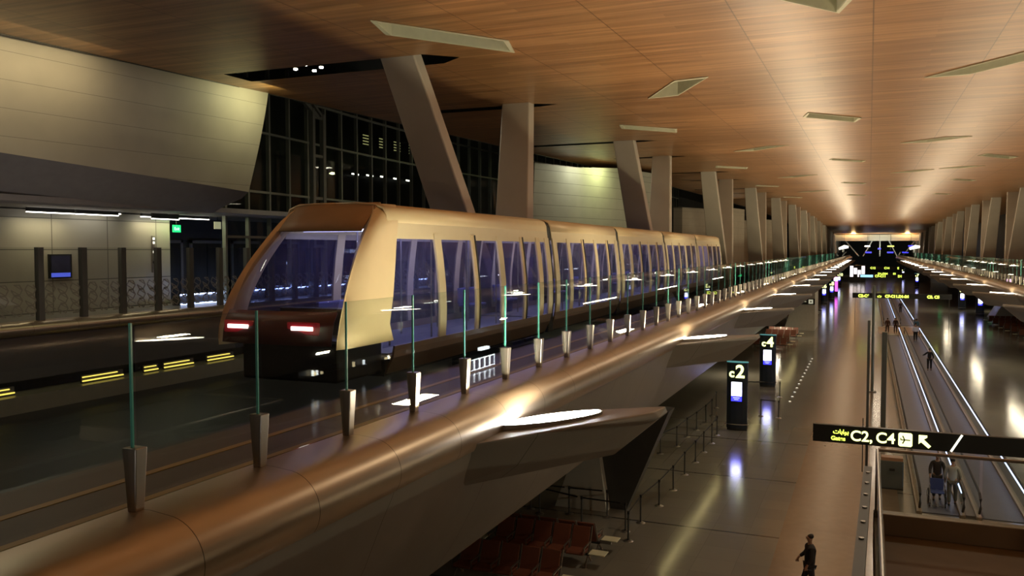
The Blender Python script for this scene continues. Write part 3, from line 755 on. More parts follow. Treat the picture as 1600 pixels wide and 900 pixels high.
# ------------------------------------------------------------------ far end of the hall
struct(MB().box(-26, 26, YEND, YEND+.5, FZ, 9.6).build('wall_end', mat('end_wall_dark', (.035, .035, .03), .5)))
struct(MB().box(-22, 28, 334, 336, 3.15, 5.35).build('trim_3', mat('end_soffit', (.62, .63, .52), .4)))
light('AREA', 'soffit_wash', (3.5, 318, 1.5), 1500, (.95, 1, .85), 2.5, (math.radians(115), 0, 0))
for i, x in enumerate((-5.3, 12.3)):
    light('AREA', 'ceiling_wash', (x, 329, 3.9), 2500, (1, .62, .25), 1.2, (math.radians(180), 0, 0))
    t = thing('floodlight_mast', 'white mushroom floodlight mast at the far end of the hall, %s' % ['on the left balcony', 'on the right balcony'][i], 'light mast', (x-(2.6 if i == 0 else -.9), 300, -2.4), 0)
    MB().tube([(0, 0, 0), (.1, 0, 2.4)], .28, 10).build('mast', M_PIER, t)
    MB().hull([(-1.2, -1, 2.3), (1.6, -1, 2.9), (-1.4, -1, 3.0), (1.7, -1, 3.6), (-1.2, 1, 2.3), (1.6, 1, 2.9), (-1.4, 1, 3.0), (1.7, 1, 3.6), (.3, 0, 3.9)]).build('lamp_head', mat('lamp_head_white', (1, 1, .9), emit=(1, .93, .75), es=2), t)
for i, (x, x2) in enumerate([(-8, -3.4), (1.0, -2.0), (3.6, 3.6), (6.5, 9.3), (15, 11)]):
    o = MB().bar((0, 0, 5.6), (x2-x, 0, 0), .35, .35).build('end_strut', mat('strut_grey', (.30, .31, .29), .4, .3), loc=(x, 335, -2.4))
    tag(o, 'thin grey steel strut below the pale soffit at the hall end, %s from the left' % ['first', 'second', 'third', 'fourth', 'fifth'][i], 'strut', 'steel struts at the hall end')
for i, (x, z, mm, w, nm) in enumerate([(-.6, 1.2, M_LIN, 1.0, 'white'), (7.1, 1.2, M_SIGNY, 1.2, 'yellow'), (3.4, .3, M_SCREENB, .5, 'blue'), (-.2, -1.0, M_SCREENB, 1.1, 'blue low left'), (7.0, -1.0, M_SCREENB, 1.1, 'blue low right'),
                           (-8.4, 1.1, M_SCREENB, .9, 'blue far left'), (13.6, 1.3, M_SCREENB, .9, 'blue far right')]):
    t = thing('hanging_lightbox', 'tiny %s lit box hanging at the dark end of the hall' % nm, 'lightbox', (x, 333.5-(i % 2)*.6, z))
    MB().box(-w, w, -.05, .05, -.25, .25).box(-.03, .03, -.03, .03, 0.25, 5.52-z).build('casing', M_SIGN, t); MB().box(-w*.9, w*.9, -.08, -.05, -.2, .2).build('face', mm, t)

# ------------------------------------------------------------------ moving walkways
def walkway(y0, y1, label):
    t = thing('moving_walkway', label, 'moving walkway', (1.85, y0, FZ)); L = y1-y0
    MB().box(.08, 1.32, 0, L, .02, .06).build('belt', seam_mat('belt_slats', (.11, .105, .125), .45, .2, .4, 0, 'Y', .03, .6), t)
    MB().box(2.0, 3.40, 0, L, .02, .06).build('belt', MATS.get('b') or M_BELT, t)
    for x in (0, 1.40, 1.92, 3.47):
        MB().box(x-.10, x+.08, -.3, L+.3, 0, .16).build('balustrade_skirt', mat('walkway_skirt', (.30, .22, .14), .4, .4), t, bevel=.02)
        MB().box(x-.012, x+.008, 0, L, .16, .92).build('balustrade_glass', M_GLASS, t)
        MB().tube([(x, -.1, .25), (x, -.42, .5), (x, -.38, .82), (x, -.05, .95), (x, .4, .97), (x, L, .97), (x, L+.35, .82), (x, L+.35, .5), (x, L+.1, .25)], .045, 8).build('handrail', M_BLACK, t)
        if x in (1.40, 3.47): MB().box(x-.06, x+.0, 0, L, .88, .925).build('handrail_light', M_BLUE, t)
    MB().box(1.5, 1.84, 0, L, 0, .10).build('centre_plinth', mat('plinth_brown', (.14, .11, .09), .4), t)
    MB().box(-.1, 1.4, -1.6, 0, .0, .03).box(1.92, 3.5, -1.6, 0, 0, .03).box(-.1, 1.4, L, L+1.6, 0, .03).box(1.92, 3.5, L, L+1.6, 0, .03).build('landing_plate', M_STEEL, t)
walkway(34.0, 104, 'long pair of moving walkways with blue lit handrails, nearest to the camera')
walkway(117, 185, 'farther pair of moving walkways with blue lit handrails beyond the first sign')
struct(MB().box(-2.6, 1.2, -6, 190, FZ, FZ+.006).build('floor_reflection_strip', mat('warm_reflection_tint', (.235, .175, .12), .16, spec=.9)))  # warm ceiling reflection painted in as a strip of floor colour
struct(MB().box(1.2, 5.6, 105.6, 115.4, FZ, FZ+.008).build('floor_landing', M_COPPER))

# ------------------------------------------------------------------ gate totems
def totem(x, y, num, label, lod=0, let='c'):
    t = thing('gate_totem', label, 'gate sign', (x, y, FZ), 0)
    p = [(-.55, .1), (-.53, -.02), (-.3, -.12), (0, -.15), (.3, -.12), (.53, -.02), (.55, .1), (.5, .25), (-.5, .25)]
    MB().prism(p, .12, 3.62, 'Z').build('body', mat('totem_navy', (.035, .045, .06), .25, .2), t)
    MB().prism([(a*1.03, b*1.05) for a, b in p], 3.62, 3.66, 'Z').build('top_cap', mat('totem_cap', (.05, .2, .2), .2, emit=(.15, .5, .5), es=.5), t)
    MB().prism([(a*.96, b*.96) for a, b in p], 0, .12, 'Z').build('plinth', M_BLACK, t)
    MB().tube([(a*1.12, b*1.25-.02, .33) for a, b in p[:7]], .025, 6).build('kick_rail', M_STEEL, t)
    text(let, .62, M_SIGNW, 'gate_letter', t, (-.40, -.165, 2.86), bold=.02)
    text(num, .95, M_SIGNW, 'gate_number', t, (-.07, -.165, 2.84), bold=.025)
    s = MB().box(-.30, .30, -.20, -.15, 1.55, 2.62).build('screen_casing', M_SIGN, t)
    MB().box(-.27, .27, -.212, -.20, 1.86, 2.60).build('screen_map', M_SCREENW, s)
    MB().box(-.27, .27, -.212, -.20, 1.58, 1.86).build('screen_footer', M_SCREENB, s)
    for q in [(-.18, .16, 1.74, 1.78), (-.12, .1, 1.65, 1.69), (.05, .13, 2.25, 2.33), (-.18, .0, 2.0, 2.03)]:
        MB().box(q[0], q[1], -.222, -.213, q[2], q[3]).build('screen_mark', mat('screen_mark_grey', (.5, .5, .6), emit=(.45, .5, .8), es=1.2), s)
    light('AREA', 'screen_glow', (0, -.3, 2.1), 7, (.4, .4, 1), .5, (math.radians(80), 0, 0), t)
totem(-6.34, 46.07, '2', 'dark gate totem reading c2 above a white and blue screen')
totem(-6.42, 61.66, '4', 'dark gate totem reading c4 behind the c2 totem')
totem(13.84, 152.9, '3', 'dark gate totem reading c3 on the right side of the hall')
totem(14.91, 139.17, '5', 'dark gate totem reading c5 on the right, just right of c3')
totem(-7.2, 160, '6', 'small distant gate totem reading c6 under the left guideway')
totem(-6.4, 172, '8', 'small distant gate totem reading c8, just behind c6 on the left')
totem(11.2, 236, '7', 'small distant gate totem reading c7 on the right below the guideway')
totem(10.2, 300, '9', 'smallest distant gate totem reading c9 on the right')
totem(-7.0, 235, '10', 'faint distant gate totem reading c10 on the left')
t = thing('lit_poster_stand', 'magenta lit advertising stand far down the hall at the left', 'advertising stand', (-6.3, 190, FZ))
MB().box(-.45, .45, -.15, .15, 0, 4).build('casing', M_SIGN, t)
MB().box(-.4, .4, -.17, -.15, 3.0, 3.9).build('top_panel', mat('pink_lit', (1, .5, 1), emit=(1, .6, .9), es=2.5), t); MB().box(-.4, .4, -.17, -.15, .9, 2.9).build('panel', M_MAG, t)
t = thing('lit_shopfront', 'bright white shop front far down the hall at the left', 'shop front', (-3.0, 270, FZ))
MB().box(-2.2, 2.2, 0, 3, 0, 5).build('casing', M_SIGN, t)
for i in range(4): MB().box(-2.1+i*1.05, -1.2+i*1.05, -.1, 0, 1.6+(i % 2)*.8, 4.8-(i % 3)*.6).build('lit_window', mat('shop_white', (1, 1, 1), emit=(1, .92, .95), es=1.6), t)

# ------------------------------------------------------------------ overhead direction signs
S = thing('direction_sign', 'large black hanging sign with lit yellow Gates C2, C4 lettering and an arrow', 'sign', (-1.6, 29.5, -6.28))
MB().box(0, 7.6, -.10, .10, 0, .57).build('sign_box', M_SIGN, S, bevel=.01)
text('\uFE95\uFE8E\uFE91\uFE8D\uFEEE\uFE91', .19, M_SIGNY, 'arabic_lettering', S, (.62, -.115, .31), bold=.006)
text('Gates', .185, M_SIGNY, 'gates_lettering', S, (.56, -.115, .09), bold=.006)
text('C2,', .47, M_SIGNW, 'gate_lettering', S, (1.14, -.115, .12), bold=.008)
text('C4', .47, M_SIGNW, 'gate_lettering', S, (1.90, -.115, .12), bold=.008)
ib = MB().prism([(2.56, .10), (2.60, .06), (2.92, .06), (2.96, .10), (2.96, .45), (2.92, .49), (2.60, .49), (2.56, .45)], -.125, -.10).build('plane_symbol_box', M_SIGNW, S)
m = MB().bar((2.62, -.13, .27), (2.90, -.13, .27), .01, .035).bar((2.74, -.13, .27), (2.68, -.13, .40), .01, .04).bar((2.74, -.13, .27), (2.68, -.13, .15), .01, .04).bar((2.64, -.13, .27), (2.62, -.13, .33), .01, .03)
m.build('plane_symbol', M_SIGN, ib)
MB().prism([(3.14, .46), (3.14, .18), (3.21, .24), (3.42, .06), (3.49, .13), (3.28, .33), (3.38, .40), (3.38, .46)], -.125, -.10).build('arrow_symbol', M_SIGNW, S)
MB().bar((4.05, -.12, .02), (4.35, -.12, .56), .02, .06).build('slanted_mark', mat('pale_mark', (1, 1, .9), emit=(1, .98, .8), es=1.5), S)
MB().box(1.50, 1.53, -.02, .02, -.9, 0).box(1.50, 1.53, -.02, .02, .57, .85).build('hanging_rod', M_DSTEEL, S)
MB().box(1.60, 1.68, .12, .2, -3.32, 4.0).build('support_post', mat('post_grey', (.12, .13, .12), .4, .4), S)
for n_, (x, y, z, wd, h, txts, lab) in enumerate([
    (-1.9, 120, -6.3, 11.6, .66, [('C2-C6', .7, .48, M_SIGNY), ('\uFE95', 3.0, .48, M_SIGNY), ('C7-C11,D1-24', 3.9, .46, M_SIGNY), ('C3, C5', 8.8, .48, M_SIGNY)], 'long black sign with clusters of lit yellow gate codes across the hall'),
    (-2.0, 208, -6.3, 11.5, .7, [('C7-C11', 3.3, .7, M_SIGNY), ('D1', 8.0, .7, M_SIGNY)], 'distant black sign with yellow gate codes and a pale blue panel'),
    (-.2, 262, -5.6, 9.5, .8, [('C12', .6, .8, M_SIGNY), ('C14', 4.2, .8, M_SIGNY), ('E', 7.6, .8, M_SIGNY)], 'very distant row of yellow lettering, above the other signs'),
    (1.2, 240, -6.6, 8, .7, [('D1-D24', 1.0, .7, M_SIGNY), ('E1', 4.6, .7, M_SIGNY)], 'very distant yellow lettered sign just above the pale blue panel sign')]):
    t = thing('direction_sign', lab, 'sign', (x, y, z))
    MB().box(0, wd, -.1, .1, 0, h).build('sign_box', M_SIGN, t)
    for s_, dx, sz, mm in txts: text(s_, sz, mm, 'gate_lettering', t, (dx, -.12, .13), bold=.03)
    for hx in (.3, wd-.3): MB().box(hx, hx+.06, -.03, .03, -3.3, 0).build('support_post', M_DSTEEL, t)
    if n_ == 1: MB().box(.3, 2.9, -.13, -.1, .08, .62).build('blue_panel', M_CYAN, t)
t = thing('tall_post', 'tall grey green post standing left of the moving walkway', 'post', (.85, 49.5, FZ))
MB().box(-.13, .13, -.1, .1, .1, 5.2).build('post', mat('post_greygreen', (.14, .16, .14), .35, .3), t, bevel=.02); MB().box(-.25, .25, -.2, .2, 0, .1).build('base_plate', M_STEEL, t)
t = thing('tall_post', 'thin dark pole standing left of the moving walkway start', 'post', (.35, 62, FZ))
MB().tube([(0, 0, .08), (0, 0, 7.2)], .09, 10).build('post', mat('post_greygreen', (.14, .16, .14)), t); MB().disc((0, 0, 0), .25, .08).build('base_plate', M_STEEL, t)
t = thing('round_counter', 'round counter with a glowing pale blue rim right of the walkways', 'counter', (8.0, 41.0, FZ))
MB().disc((0, 0, 0), 1.1, .95, 40, 1.25).build('counter_body', M_DSTEEL, t, smooth=True); MB().disc((0, 0, .95), 1.32, .06, 48).build('counter_top', M_SIGN, t, smooth=True)
MB().tube([(1.33*math.cos(a*PI/24), 1.33*math.sin(a*PI/24), .99) for a in range(49)], .03, 6).build('light_rim', M_CYAN, t)

# ------------------------------------------------------------------ foreground landing with glass rail (bottom right)
t = thing('glass_landing', 'brown mezzanine landing with a glass balustrade at the bottom right', 'landing', (.2, 16.3, -4.75))
MB().box(-.05, 6.5, -12, .1, -.5, -.28).build('deck', mat('landing_brown', (.17, .12, .08), .7, spec=.2), t)
MB().box(-.05, 6.5, -.12, .12, -.28, .1).build('front_ledge', mat('ledge_bronze', (.20, .135, .08), .45, .3), t, bevel=.02)
MB().box(-.05, .12, -12, -.1, -.28, .02).build('side_ledge', MATS['ledge_bronze'], t, bevel=.02)
MB().tube([(0, 0, 1.2), (6.5, 0, 1.2)], .03, 10).tube([(0, 0, 1.2), (0, -12, 1.2)], .03, 10).build('handrail', M_STEEL, t)
MB().box(-.03, .03, -.03, .03, .02, 1.2).build('corner_post', MATS['ledge_bronze'], t)
for i in range(4): MB().box(.05+i*1.6, 1.6+i*1.6, -.012, .012, .1, 1.17).build('glass_panel', M_GLASS, t)
for i in range(4): MB().box(-.012, .012, -1.7-i*1.7, -.06-i*1.7, .02, 1.17).build('side_glass_panel', M_GLASS, t)
MB().box(2.9, 3.1, -.3, -.1, -4.84, 1.3).build('support_column', mat('landing_column', (.06, .055, .05), .4, .4), t)
e = thing('escalator_rail', 'dark inclined rail with steel studs left of the brown landing', 'rail', (.05, 17.2, -5.3))
MB().bar((0, 0, 1.15), (-.14, -8.5, 1.4), .14, .16).build('rail_top', mat('rail_greengrey', (.04, .042, .034), .5, .2), e)
MB().add([(-.04, 0, .2), (-.18, -8.5, .45), (-.18, -8.5, 1.35), (-.04, 0, 1.1), (.0, 0, .2), (-.14, -8.5, .45), (-.14, -8.5, 1.35), (0, 0, 1.1)], [(0, 1, 2, 3), (4, 7, 6, 5), (0, 4, 5, 1), (1, 5, 6, 2), (2, 6, 7, 3), (3, 7, 4, 0)]).build('rail_side', mat('rail_greengrey', (.09, .095, .08)), e)
for i in range(6):
    MB().disc((.0-.0155*i, -.6-.85*i, 1.26+.025*i-.02), .035, .03, 10).build('stud', M_STEEL, e)

# ------------------------------------------------------------------ pier, toilet block, right hand block
t = thing('support_pier', 'pale wedge shaped pier foot with a dark strut under the left guideway', 'pier', (-9.7, 30, FZ))
MB().hull([(-1.0, -.3, 0), (1.0, -.3, 0), (-1.0, .4, 0), (1.0, .4, 0), (.2, -.2, 3.4), (.5, -.2, 3.4), (.2, .3, 3.4), (.5, .3, 3.4)]).build('pier_wedge', M_PIER, t)
MB().hull([(.95, .2, 0), (1.6, .2, 0), (.95, .8, 0), (1.6, .8, 0), (.1, 0, 3.8), (3.2, 0, 3.8), (.1, 1, 3.8), (3.2, 1, 3.8)]).build('pier_strut', mat('strut_dark', (.07, .07, .065), .5), t)
t = thing('service_block', 'pale wall block with a black toilet sign beneath the left guideway', 'wall block', (-8.0, 106.5, FZ))
MB().hull([(-1.3, 0, 0), (2.2, 0, 0), (-1.3, 7, 0), (2.2, 7, 0), (.2, 0, 4.6), (2.2, 0, 4.6), (.2, 7, 4.6), (2.2, 7, 4.6)]).build('block', M_PIER, t)
s = MB().box(.5, 2.2, -.15, -.05, 3.1, 3.8).build('toilet_sign', M_SIGN, t)
MB().box(1.5, 2.0, -.17, -.15, 3.2, 3.7).build('symbol_square', mat('sign_offwhite', (.8, .8, .7), emit=(.7, .7, .5), es=.5), s); MB().box(.7, 1.25, -.17, -.15, 3.4, 3.48).build('symbol_arrow', MATS['sign_offwhite'], s)
MB().disc((1.75, -.18, 3.35), .07, .2, 8).build('symbol_figure', M_SIGN, s)
t = thing('service_block', 'slanted pale wall block below the guideway at the right edge', 'wall block', (19, 133, FZ))
MB().hull([(-3.2, 0, 0), (6, 0, 0), (-3.2, 6, 0), (6, 6, 0), (-.2, 0, 5.4), (6, 0, 5.4), (-.2, 6, 5.4), (6, 6, 5.4)]).build('block', M_PIER, t)
for i, (x, y, z) in enumerate([(17.5, 150, -6.4), (13.4, 190, -5.6)]):
    t = thing('exit_sign', 'small green lit exit sign below the right guideway, %s' % ['the nearer one', 'the farther one'][i], 'sign', (x, y, z))
    MB().box(-.4, .4, -.05, .05, -.2, .2).build('sign_body', M_EXIT, t); MB().box(-.01, .01, -.02, .02, .2, 1.0).build('hanger', M_DSTEEL, t)
t = thing('litter_bin', 'grey litter bin with a copper top behind the glass landing', 'bin', (1.0, 37.2, FZ))
MB().box(-.42, .42, -.25, .25, .05, 1.15).build('bin_body', mat('bin_grey', (.14, .15, .14), .4, .3), t, bevel=.02)
MB().box(-.40, .40, -.23, .23, 1.15, 1.28).build('bin_top', mat('bin_copper', (.45, .22, .12), .4), t); MB().box(-.1, .1, -.27, -.25, .75, .85).build('bin_slot', M_BLACK, t)
MB().box(.38, .42, -.26, -.25, .15, 1.1).build('bin_trim', mat('bluegrey', (.2, .28, .4), .3, .5), t); MB().box(-.42, .42, -.25, .25, 0, .05).build('bin_foot', M_BLACK, t)

# ------------------------------------------------------------------ benches
def bench(n=5, far=False, label='', loc=(0, 0, 0), rz=0, group=None, tl=False):
    t = thing('airport_bench', label, 'seating', loc, rz, group)
    w = .63
    MB().box(-n*w-.05, .05, -.05, .05, .28, .36).build('beam', M_DSTEEL, t)
    s0 = MB().prism([(-.42, .43), (-.40, .38), (.12, .36), (.16, .42), (.10, .46), (-.36, .47)], -w+.04, -.04, 'X').build('seat', M_LEATHER, t, bevel=.015)
    b0 = MB().prism([(.08, .42), (.14, .42), (.42, 1.02), (.36, 1.04)], -w+.04, -.04, 'X').build('backrest', M_LEATHER, t, bevel=.015)
    a0 = MB().bar((0, .12, .40), (0, .42, 1.06), .035, .05).bar((0, -.42, .62), (0, .20, .64), .045, .03).bar((0, -.36, .42), (0, -.40, .62), .03, .03).build('armrest', M_STEEL, t)
    l0 = MB().bar((0, -.3, .02), (0, 0, .3), .04, .04).bar((0, .3, .02), (0, 0, .3), .04, .04).box(-.03, .03, -.36, -.26, 0, .03).box(-.03, .03, .26, .36, 0, .03).build('leg', M_STEEL, t)
    for i in range(1, n):
        for o in (s0, b0):
            c = o.copy(); COL.objects.link(c); c.parent = t; c.location = (-w*i, 0, 0)
    for i in range(1, n+1):
        c = a0.copy(); COL.objects.link(c); c.parent = t; c.location = (-w*i, 0, 0)
    for k in (n//2, n):
        c = l0.copy(); COL.objects.link(c); c.parent = t; c.location = (-w*k, 0, 0)
    if not far:
        MB().box(*((-n*w-.62, -n*w-.10) if tl else (.10, .62)), -.34, .10, .42, .45).build('side_table', M_TABLE, t, bevel=.01)
        MB().box(*((-n*w-.4, -n*w-.05) if tl else (.05, .4)), -.03, .03, .30, .42).build('table_bracket', M_STEEL, t)
    else:
        MB().box(.10, .55, -.25, .15, .42, .45).build('side_table', M_TABLE, t)
    return t
BG = 'rows of brown airport seats'
bench(5, False, 'row of five brown seats with pale side table facing the camera at the bottom', (-7.75, 24.5, FZ))
bench(5, False, 'row of brown seats facing away, back to back with the five-seat row', (-7.75-3.15, 25.62, FZ), PI, None, True)
bench(4, True, 'short row of brown seats left of the five-seat row, half hidden by the guideway', (-11.65, 24.5, FZ))
bench(5, True, 'lowest row of brown seats at the bottom edge of the picture', (-7.9, 22.2, FZ))
fb = None; k = 0
for (x, y, nm) in [(-7.2, 86, 'left, nearest'), (-7.2, 89, 'left, second'), (-7.0, 95, 'left, third'), (-7.0, 98, 'left, fourth'), (-7, 121, 'left beyond the toilet block, first'), (-7, 124, 'left beyond the toilet block, second'),
                   (-7, 130, 'left beyond the toilet block, third'), (-7, 133, 'left beyond the toilet block, fourth'), (-7, 139, 'left beyond the toilet block, fifth'),
                   (19, 98, 'right, nearest'), (19, 102, 'right, second'), (18.6, 106, 'right, third'), (18.4, 110, 'right, fourth'), (18.2, 114, 'right, fifth'), (18.2, 118, 'right, sixth'), (18, 122, 'right, seventh'), (18, 126, 'right, eighth')]:
    if fb is None: fb = bench(5, True, '', (x, y, FZ)); c = fb
    else: c = copy_tree(fb); c.location = (x, y, FZ)
    if x > 0:
        c.rotation_euler = (0, 0, PI); c.location.x = x-3.5+.0
    c['label'] = 'distant row of brown seats on the %s from the camera' % nm; c['group'] = BG

# shop kiosks right of the picture, seen only mirrored in the balustrade glass
M_KW = mat('kiosk_white', (1, 1, 1), emit=(.9, .95, 1), es=9); M_KY = mat('kiosk_warm', (1, .9, .6), emit=(1, .8, .45), es=5)
t = thing('shop_kiosk', 'white framed glowing shop kiosk mirrored in the balustrade glass', 'shop kiosk', (16.5, 61, FZ), math.radians(90))
MB().box(-3, 3, -.6, .6, 0, 1.0).build('counter', M_SIGN, t)
for i in range(6):
    x = -2.9+i*.98
    f = MB().box(x, x+.9, .62, .66, .95, 1.02).box(x, x+.9, .62, .66, .15, .2).box(x, x+.05, .62, .66, .15, 1.0).box(x+.85, x+.9, .62, .66, .15, 1.0).build('lit_frame', M_KW, t)
MB().box(.6, 2.2, .2, .5, 1.5, 1.75).build('lit_header', M_KW, t)
t = thing('bottle_display', 'tall shop display with rows of warm lit bottles, mirrored in the glass', 'shop display', (22.5, 56, FZ))
MB().box(.3, .8, -9, 9, 0, 4.2).build('back_panel', mat('display_back', (.12, .09, .05), .5), t)
for z in (.9, 1.7, 2.5, 3.3): MB().box(-.1, .3, -9, 9, z, z+.05).build('shelf', M_DSTEEL, t)
for i in range(60):
    y = random.uniform(-8.8, 8.8); z = random.choice((.95, 1.75, 2.55, 3.35)); h = random.uniform(.12, .4)
    MB().box(-.05, .1, y-.06, y+.06, z, z+h).build('lit_bottle', random.choice((M_KY, M_KY, M_KW)), t)

# ------------------------------------------------------------------ queue barriers
def post(loc, nxt, label):
    t = thing('queue_barrier_post', label, 'queue barrier', loc, 0, 'queue barrier posts')
    MB().disc((0, 0, 0), .17, .035, 18, .12).build('base', M_STEEL, t, smooth=True); MB().disc((0, 0, .03), .03, .9, 10).build('pole', M_DSTEEL, t); MB().disc((0, 0, .9), .042, .1, 12).build('head', M_BLACK, t)
    if nxt:
        d = Vector((nxt[0]-loc[0], nxt[1]-loc[1], 0))
        MB().bar((*(d.normalized()*.045).xy, .955), (*(d-d.normalized()*.18).xy, .955), .012, .05).build('belt', M_BLACK, t)
P1 = [(-7.16, 27.0), (-7.25, 29.0), (-7.1, 31.2), (-7.06, 33.5), (-7.1, 36.0), (-7.07, 38.3), (-7.07, 40.4), (-7.03, 42.4), (-7.1, 44.4)]
P2 = [(-8.9, 39.3), (-8.5, 41.1), (-8.45, 43.4), (-8.3, 45.2), (-8.2, 47.4), (-8.2, 49.4), (-8.4, 52.1)]
P3 = [(-10.9, 28.6), (-9.1, 28.0), (-7.5, 27.9)]
P4 = [(-11.4, 29.0), (-9.9, 29.0), (-8.5, 29.1)]
for lst, nm in ((P1, 'in the long row running towards the c2 totem'), (P2, 'in the inner row behind the long row'), (P3, 'in the cross row behind the brown seats'), (P4, 'in the short row by the pale pier foot')):
    for i, (x, y) in enumerate(lst):
        nx = lst[i+1] if i+1 < len(lst) else None
        post((x, y, FZ), nx, 'slim queue barrier post, %s %s' % (ORD[i], nm))
P5 = [(-5.3+.05*i, 48+1.05*i) for i in range(14)]
P5 = [(-4.45+.0*i, 56+1.9*i) for i in range(13)]
pp = None
for i, (x, y) in enumerate(P5):
    if pp is None:
        pp = thing('stanchion_base', '', 'floor light', (x, y, FZ), 0, 'stanchion bases beside the totems')
        MB().disc((0, 0, .0), .11, .03, 16, .09).build('base_body', M_STEEL, pp); MB().disc((0, 0, .03), .07, .012, 12).build('base_glow_disc', mat('base_glow_disc', (1, 1, .9), emit=(1, .95, .8), es=1.2), pp); c = pp  # stanchion base; its pale spot is a glow put into the disc
    else: c = copy_tree(pp); c.location = (x, y, FZ)
    c['label'] = 'tiny pale stanchion base in the dotted line beside the c4 totem, %s from the camera' % ORD[i]
for i, (x, y) in enumerate([(-5.6, 50.5), (-4.6, 50.3), (-7.4, 57), (-5.2, 57.5)]):
    post((x, y, FZ), [(-4.6, 50.3), None, (-5.2, 57.5), None][i], 'slim queue barrier post by the gate totems, %s' % ['left one in front of c4', 'right one in front of c4', 'left one just before c4', 'right one just before c4'][i])

# ------------------------------------------------------------------ people
def skinmesh(name, joints, edges, m, parent, sub=2):
    me = bpy.data.meshes.new(name); me.from_pydata([j[0] for j in joints], edges, []); me.materials.append(m)
    o = bpy.data.objects.new(name, me); COL.objects.link(o); o.parent = parent
    sk = o.modifiers.new('skin', 'SKIN'); sk.use_smooth_shade = True
    sb = o.modifiers.new('sub', 'SUBSURF'); sb.levels = sub; sb.render_levels = sub
    for i, j in enumerate(joints):
        r = j[1]; r = (r, r) if not isinstance(r, tuple) else r
        me.skin_vertices[0].data[i].radius = r
    me.skin_vertices[0].data[0].use_root = True
    return o
def person(loc, rz, label, top, legs, hair, skin=None, bulk=1.0, stride=.18, arms=((.10, -.02), (.10, .02)), coat=.0, elbows=None, detail=True, shirt_len=.86, hood=False, belt=None, scale=1.0):
    """faces -Y locally. arms: (forward, ) offsets of the hands"""
    t = thing('person', label, 'person', loc, rz); t.scale = (scale,)*3
    sk = skin or M_SKIN
    lf, rf = stride, -stride*.8
    hip = (0, .0, .95)
    hands = []
    J = [((0, 0, .97), (.135, .10)), ((0, 0, 1.12), (.13, .095)), ((0, .01, 1.30), (.155, .105)), ((0, .015, 1.44), (.10, .08)), ((0, .0, 1.52), .055), ((0, -.01, 1.585), .060), ((0, -.015, 1.66), (.080, .098)), ((0, -.01, 1.73), (.070, .085))]
    E = [(i, i+1) for i in range(7)]
    for s, st in ((-1, lf), (1, rf)):
        b = len(J)
        J += [((s*.095, 0, .92), .095), ((s*.105, -st*.55-.03, .50), .062), ((s*.105, -st+.02, .10), .043), ((s*.105, -st-.03, .045), (.042, .035)), ((s*.11, -st-.16, .035), (.038, .028))]
        E += [(0, b), (b, b+1), (b+1, b+2), (b+2, b+3), (b+3, b+4)]
    HP = []
    for s, k in ((-1, 0), (1, 1)):
        fw, up = arms[k][0], arms[k][1]; out = arms[k][2] if len(arms[k]) > 2 else .0
        b = len(J); el = (s*(.25+out*.5), .03-fw*.35, 1.14+up*.35); ha = (s*(.24+out), -fw, .92+up)
        J += [((s*.175, .01, 1.40), .062), (el, .045), (ha, .030), ((ha[0]*1.0, ha[1]-.03, ha[2]-.06), (.038, .022))]
        E += [(3, b), (b, b+1), (b+1, b+2), (b+2, b+3)]; HP.append((s, Vector(el), Vector(ha), b))
    if detail:
        for s, el, ha, b in HP:
            d = Vector((0, -.35, -1)).normalized()
            for f in range(4):
                n = len(J); base = ha+Vector((0, -.045+.026*f-.01, -.085))
                J += [(tuple(base+d*.035), .009), (tuple(base+d*.062+Vector((-s*.012, 0, 0))), .008)]; E += [(b+3, n), (n, n+1)]
            n = len(J); J += [(tuple(ha+Vector((-s*.02, -.07, -.07))), .011), (tuple(ha+Vector((-s*.025, -.09, -.10))), .009)]; E += [(b+3, n), (n, n+1)]
    body = skinmesh('body', J, E, sk, t)
    # clothing
    JT = [((0, 0, shirt_len), (.175, .125)), ((0, 0, 1.10), (.155, .115)), ((0, .01, 1.30), (.178, .128)), ((0, .015, 1.45), (.115, .095))]
    JT = [(p, (r[0]*bulk, r[1]*bulk)) for p, r in JT]
    ET = [(0, 1), (1, 2), (2, 3)]
    if hood: JT += [((0, .03, 1.53), (.085, .085))]; ET += [(3, 4)]
    for s, el, ha, b in HP:
        n = len(JT); w = el+(ha-el)*.88
        JT += [((s*.185, .01, 1.405), .078), (tuple(el), .062), (tuple(w), .047)]; ET += [(3, n), (n, n+1), (n+1, n+2)]
    skinmesh('jacket' if hood else 'shirt', JT, ET, top, t)
    JL = [((0, 0, .97), (.155, .12))]; EL = []
    for s, st in ((-1, lf), (1, rf)):
        b = len(JL); JL += [((s*.098, 0, .88), .108), ((s*.105, -st*.55-.03, .50), .078), ((s*.105, -st+.02, .12), .062)]; EL += [(0, b), (b, b+1), (b+1, b+2)]
    skinmesh('trousers', JL, EL, legs, t)
    for s, st in ((-1, lf), (1, rf)):
        skinmesh('shoe', [((s*.105, -st+.04, .05), (.05, .045)), ((s*.107, -st-.06, .045), (.048, .042)), ((s*.11, -st-.17, .035), (.045, .03))], [(0, 1), (1, 2)], mat('shoe_black', (.02, .02, .02), .4), t)
    skinmesh('hair', [((0, .03, 1.64), (.085, .085)), ((0, .012, 1.72), (.09, .10)), ((0, -.01, 1.765), (.075, .085))], [(0, 1), (1, 2)], hair, t)
    if detail:
        MB().hull([(-.012, -.10, 1.64), (.012, -.10, 1.64), (0, -.135, 1.635), (0, -.10, 1.68)]).build('nose', sk, t)
        for s in (-1, 1): MB().disc((s*.032, -.105, 1.672), .011, .012, 8).build('eye', M_BLACK, t)
        MB().box(-.025, .025, -.106, -.098, 1.600, 1.610).build('mouth', mat('lip', (.25, .09, .08), .5), t)
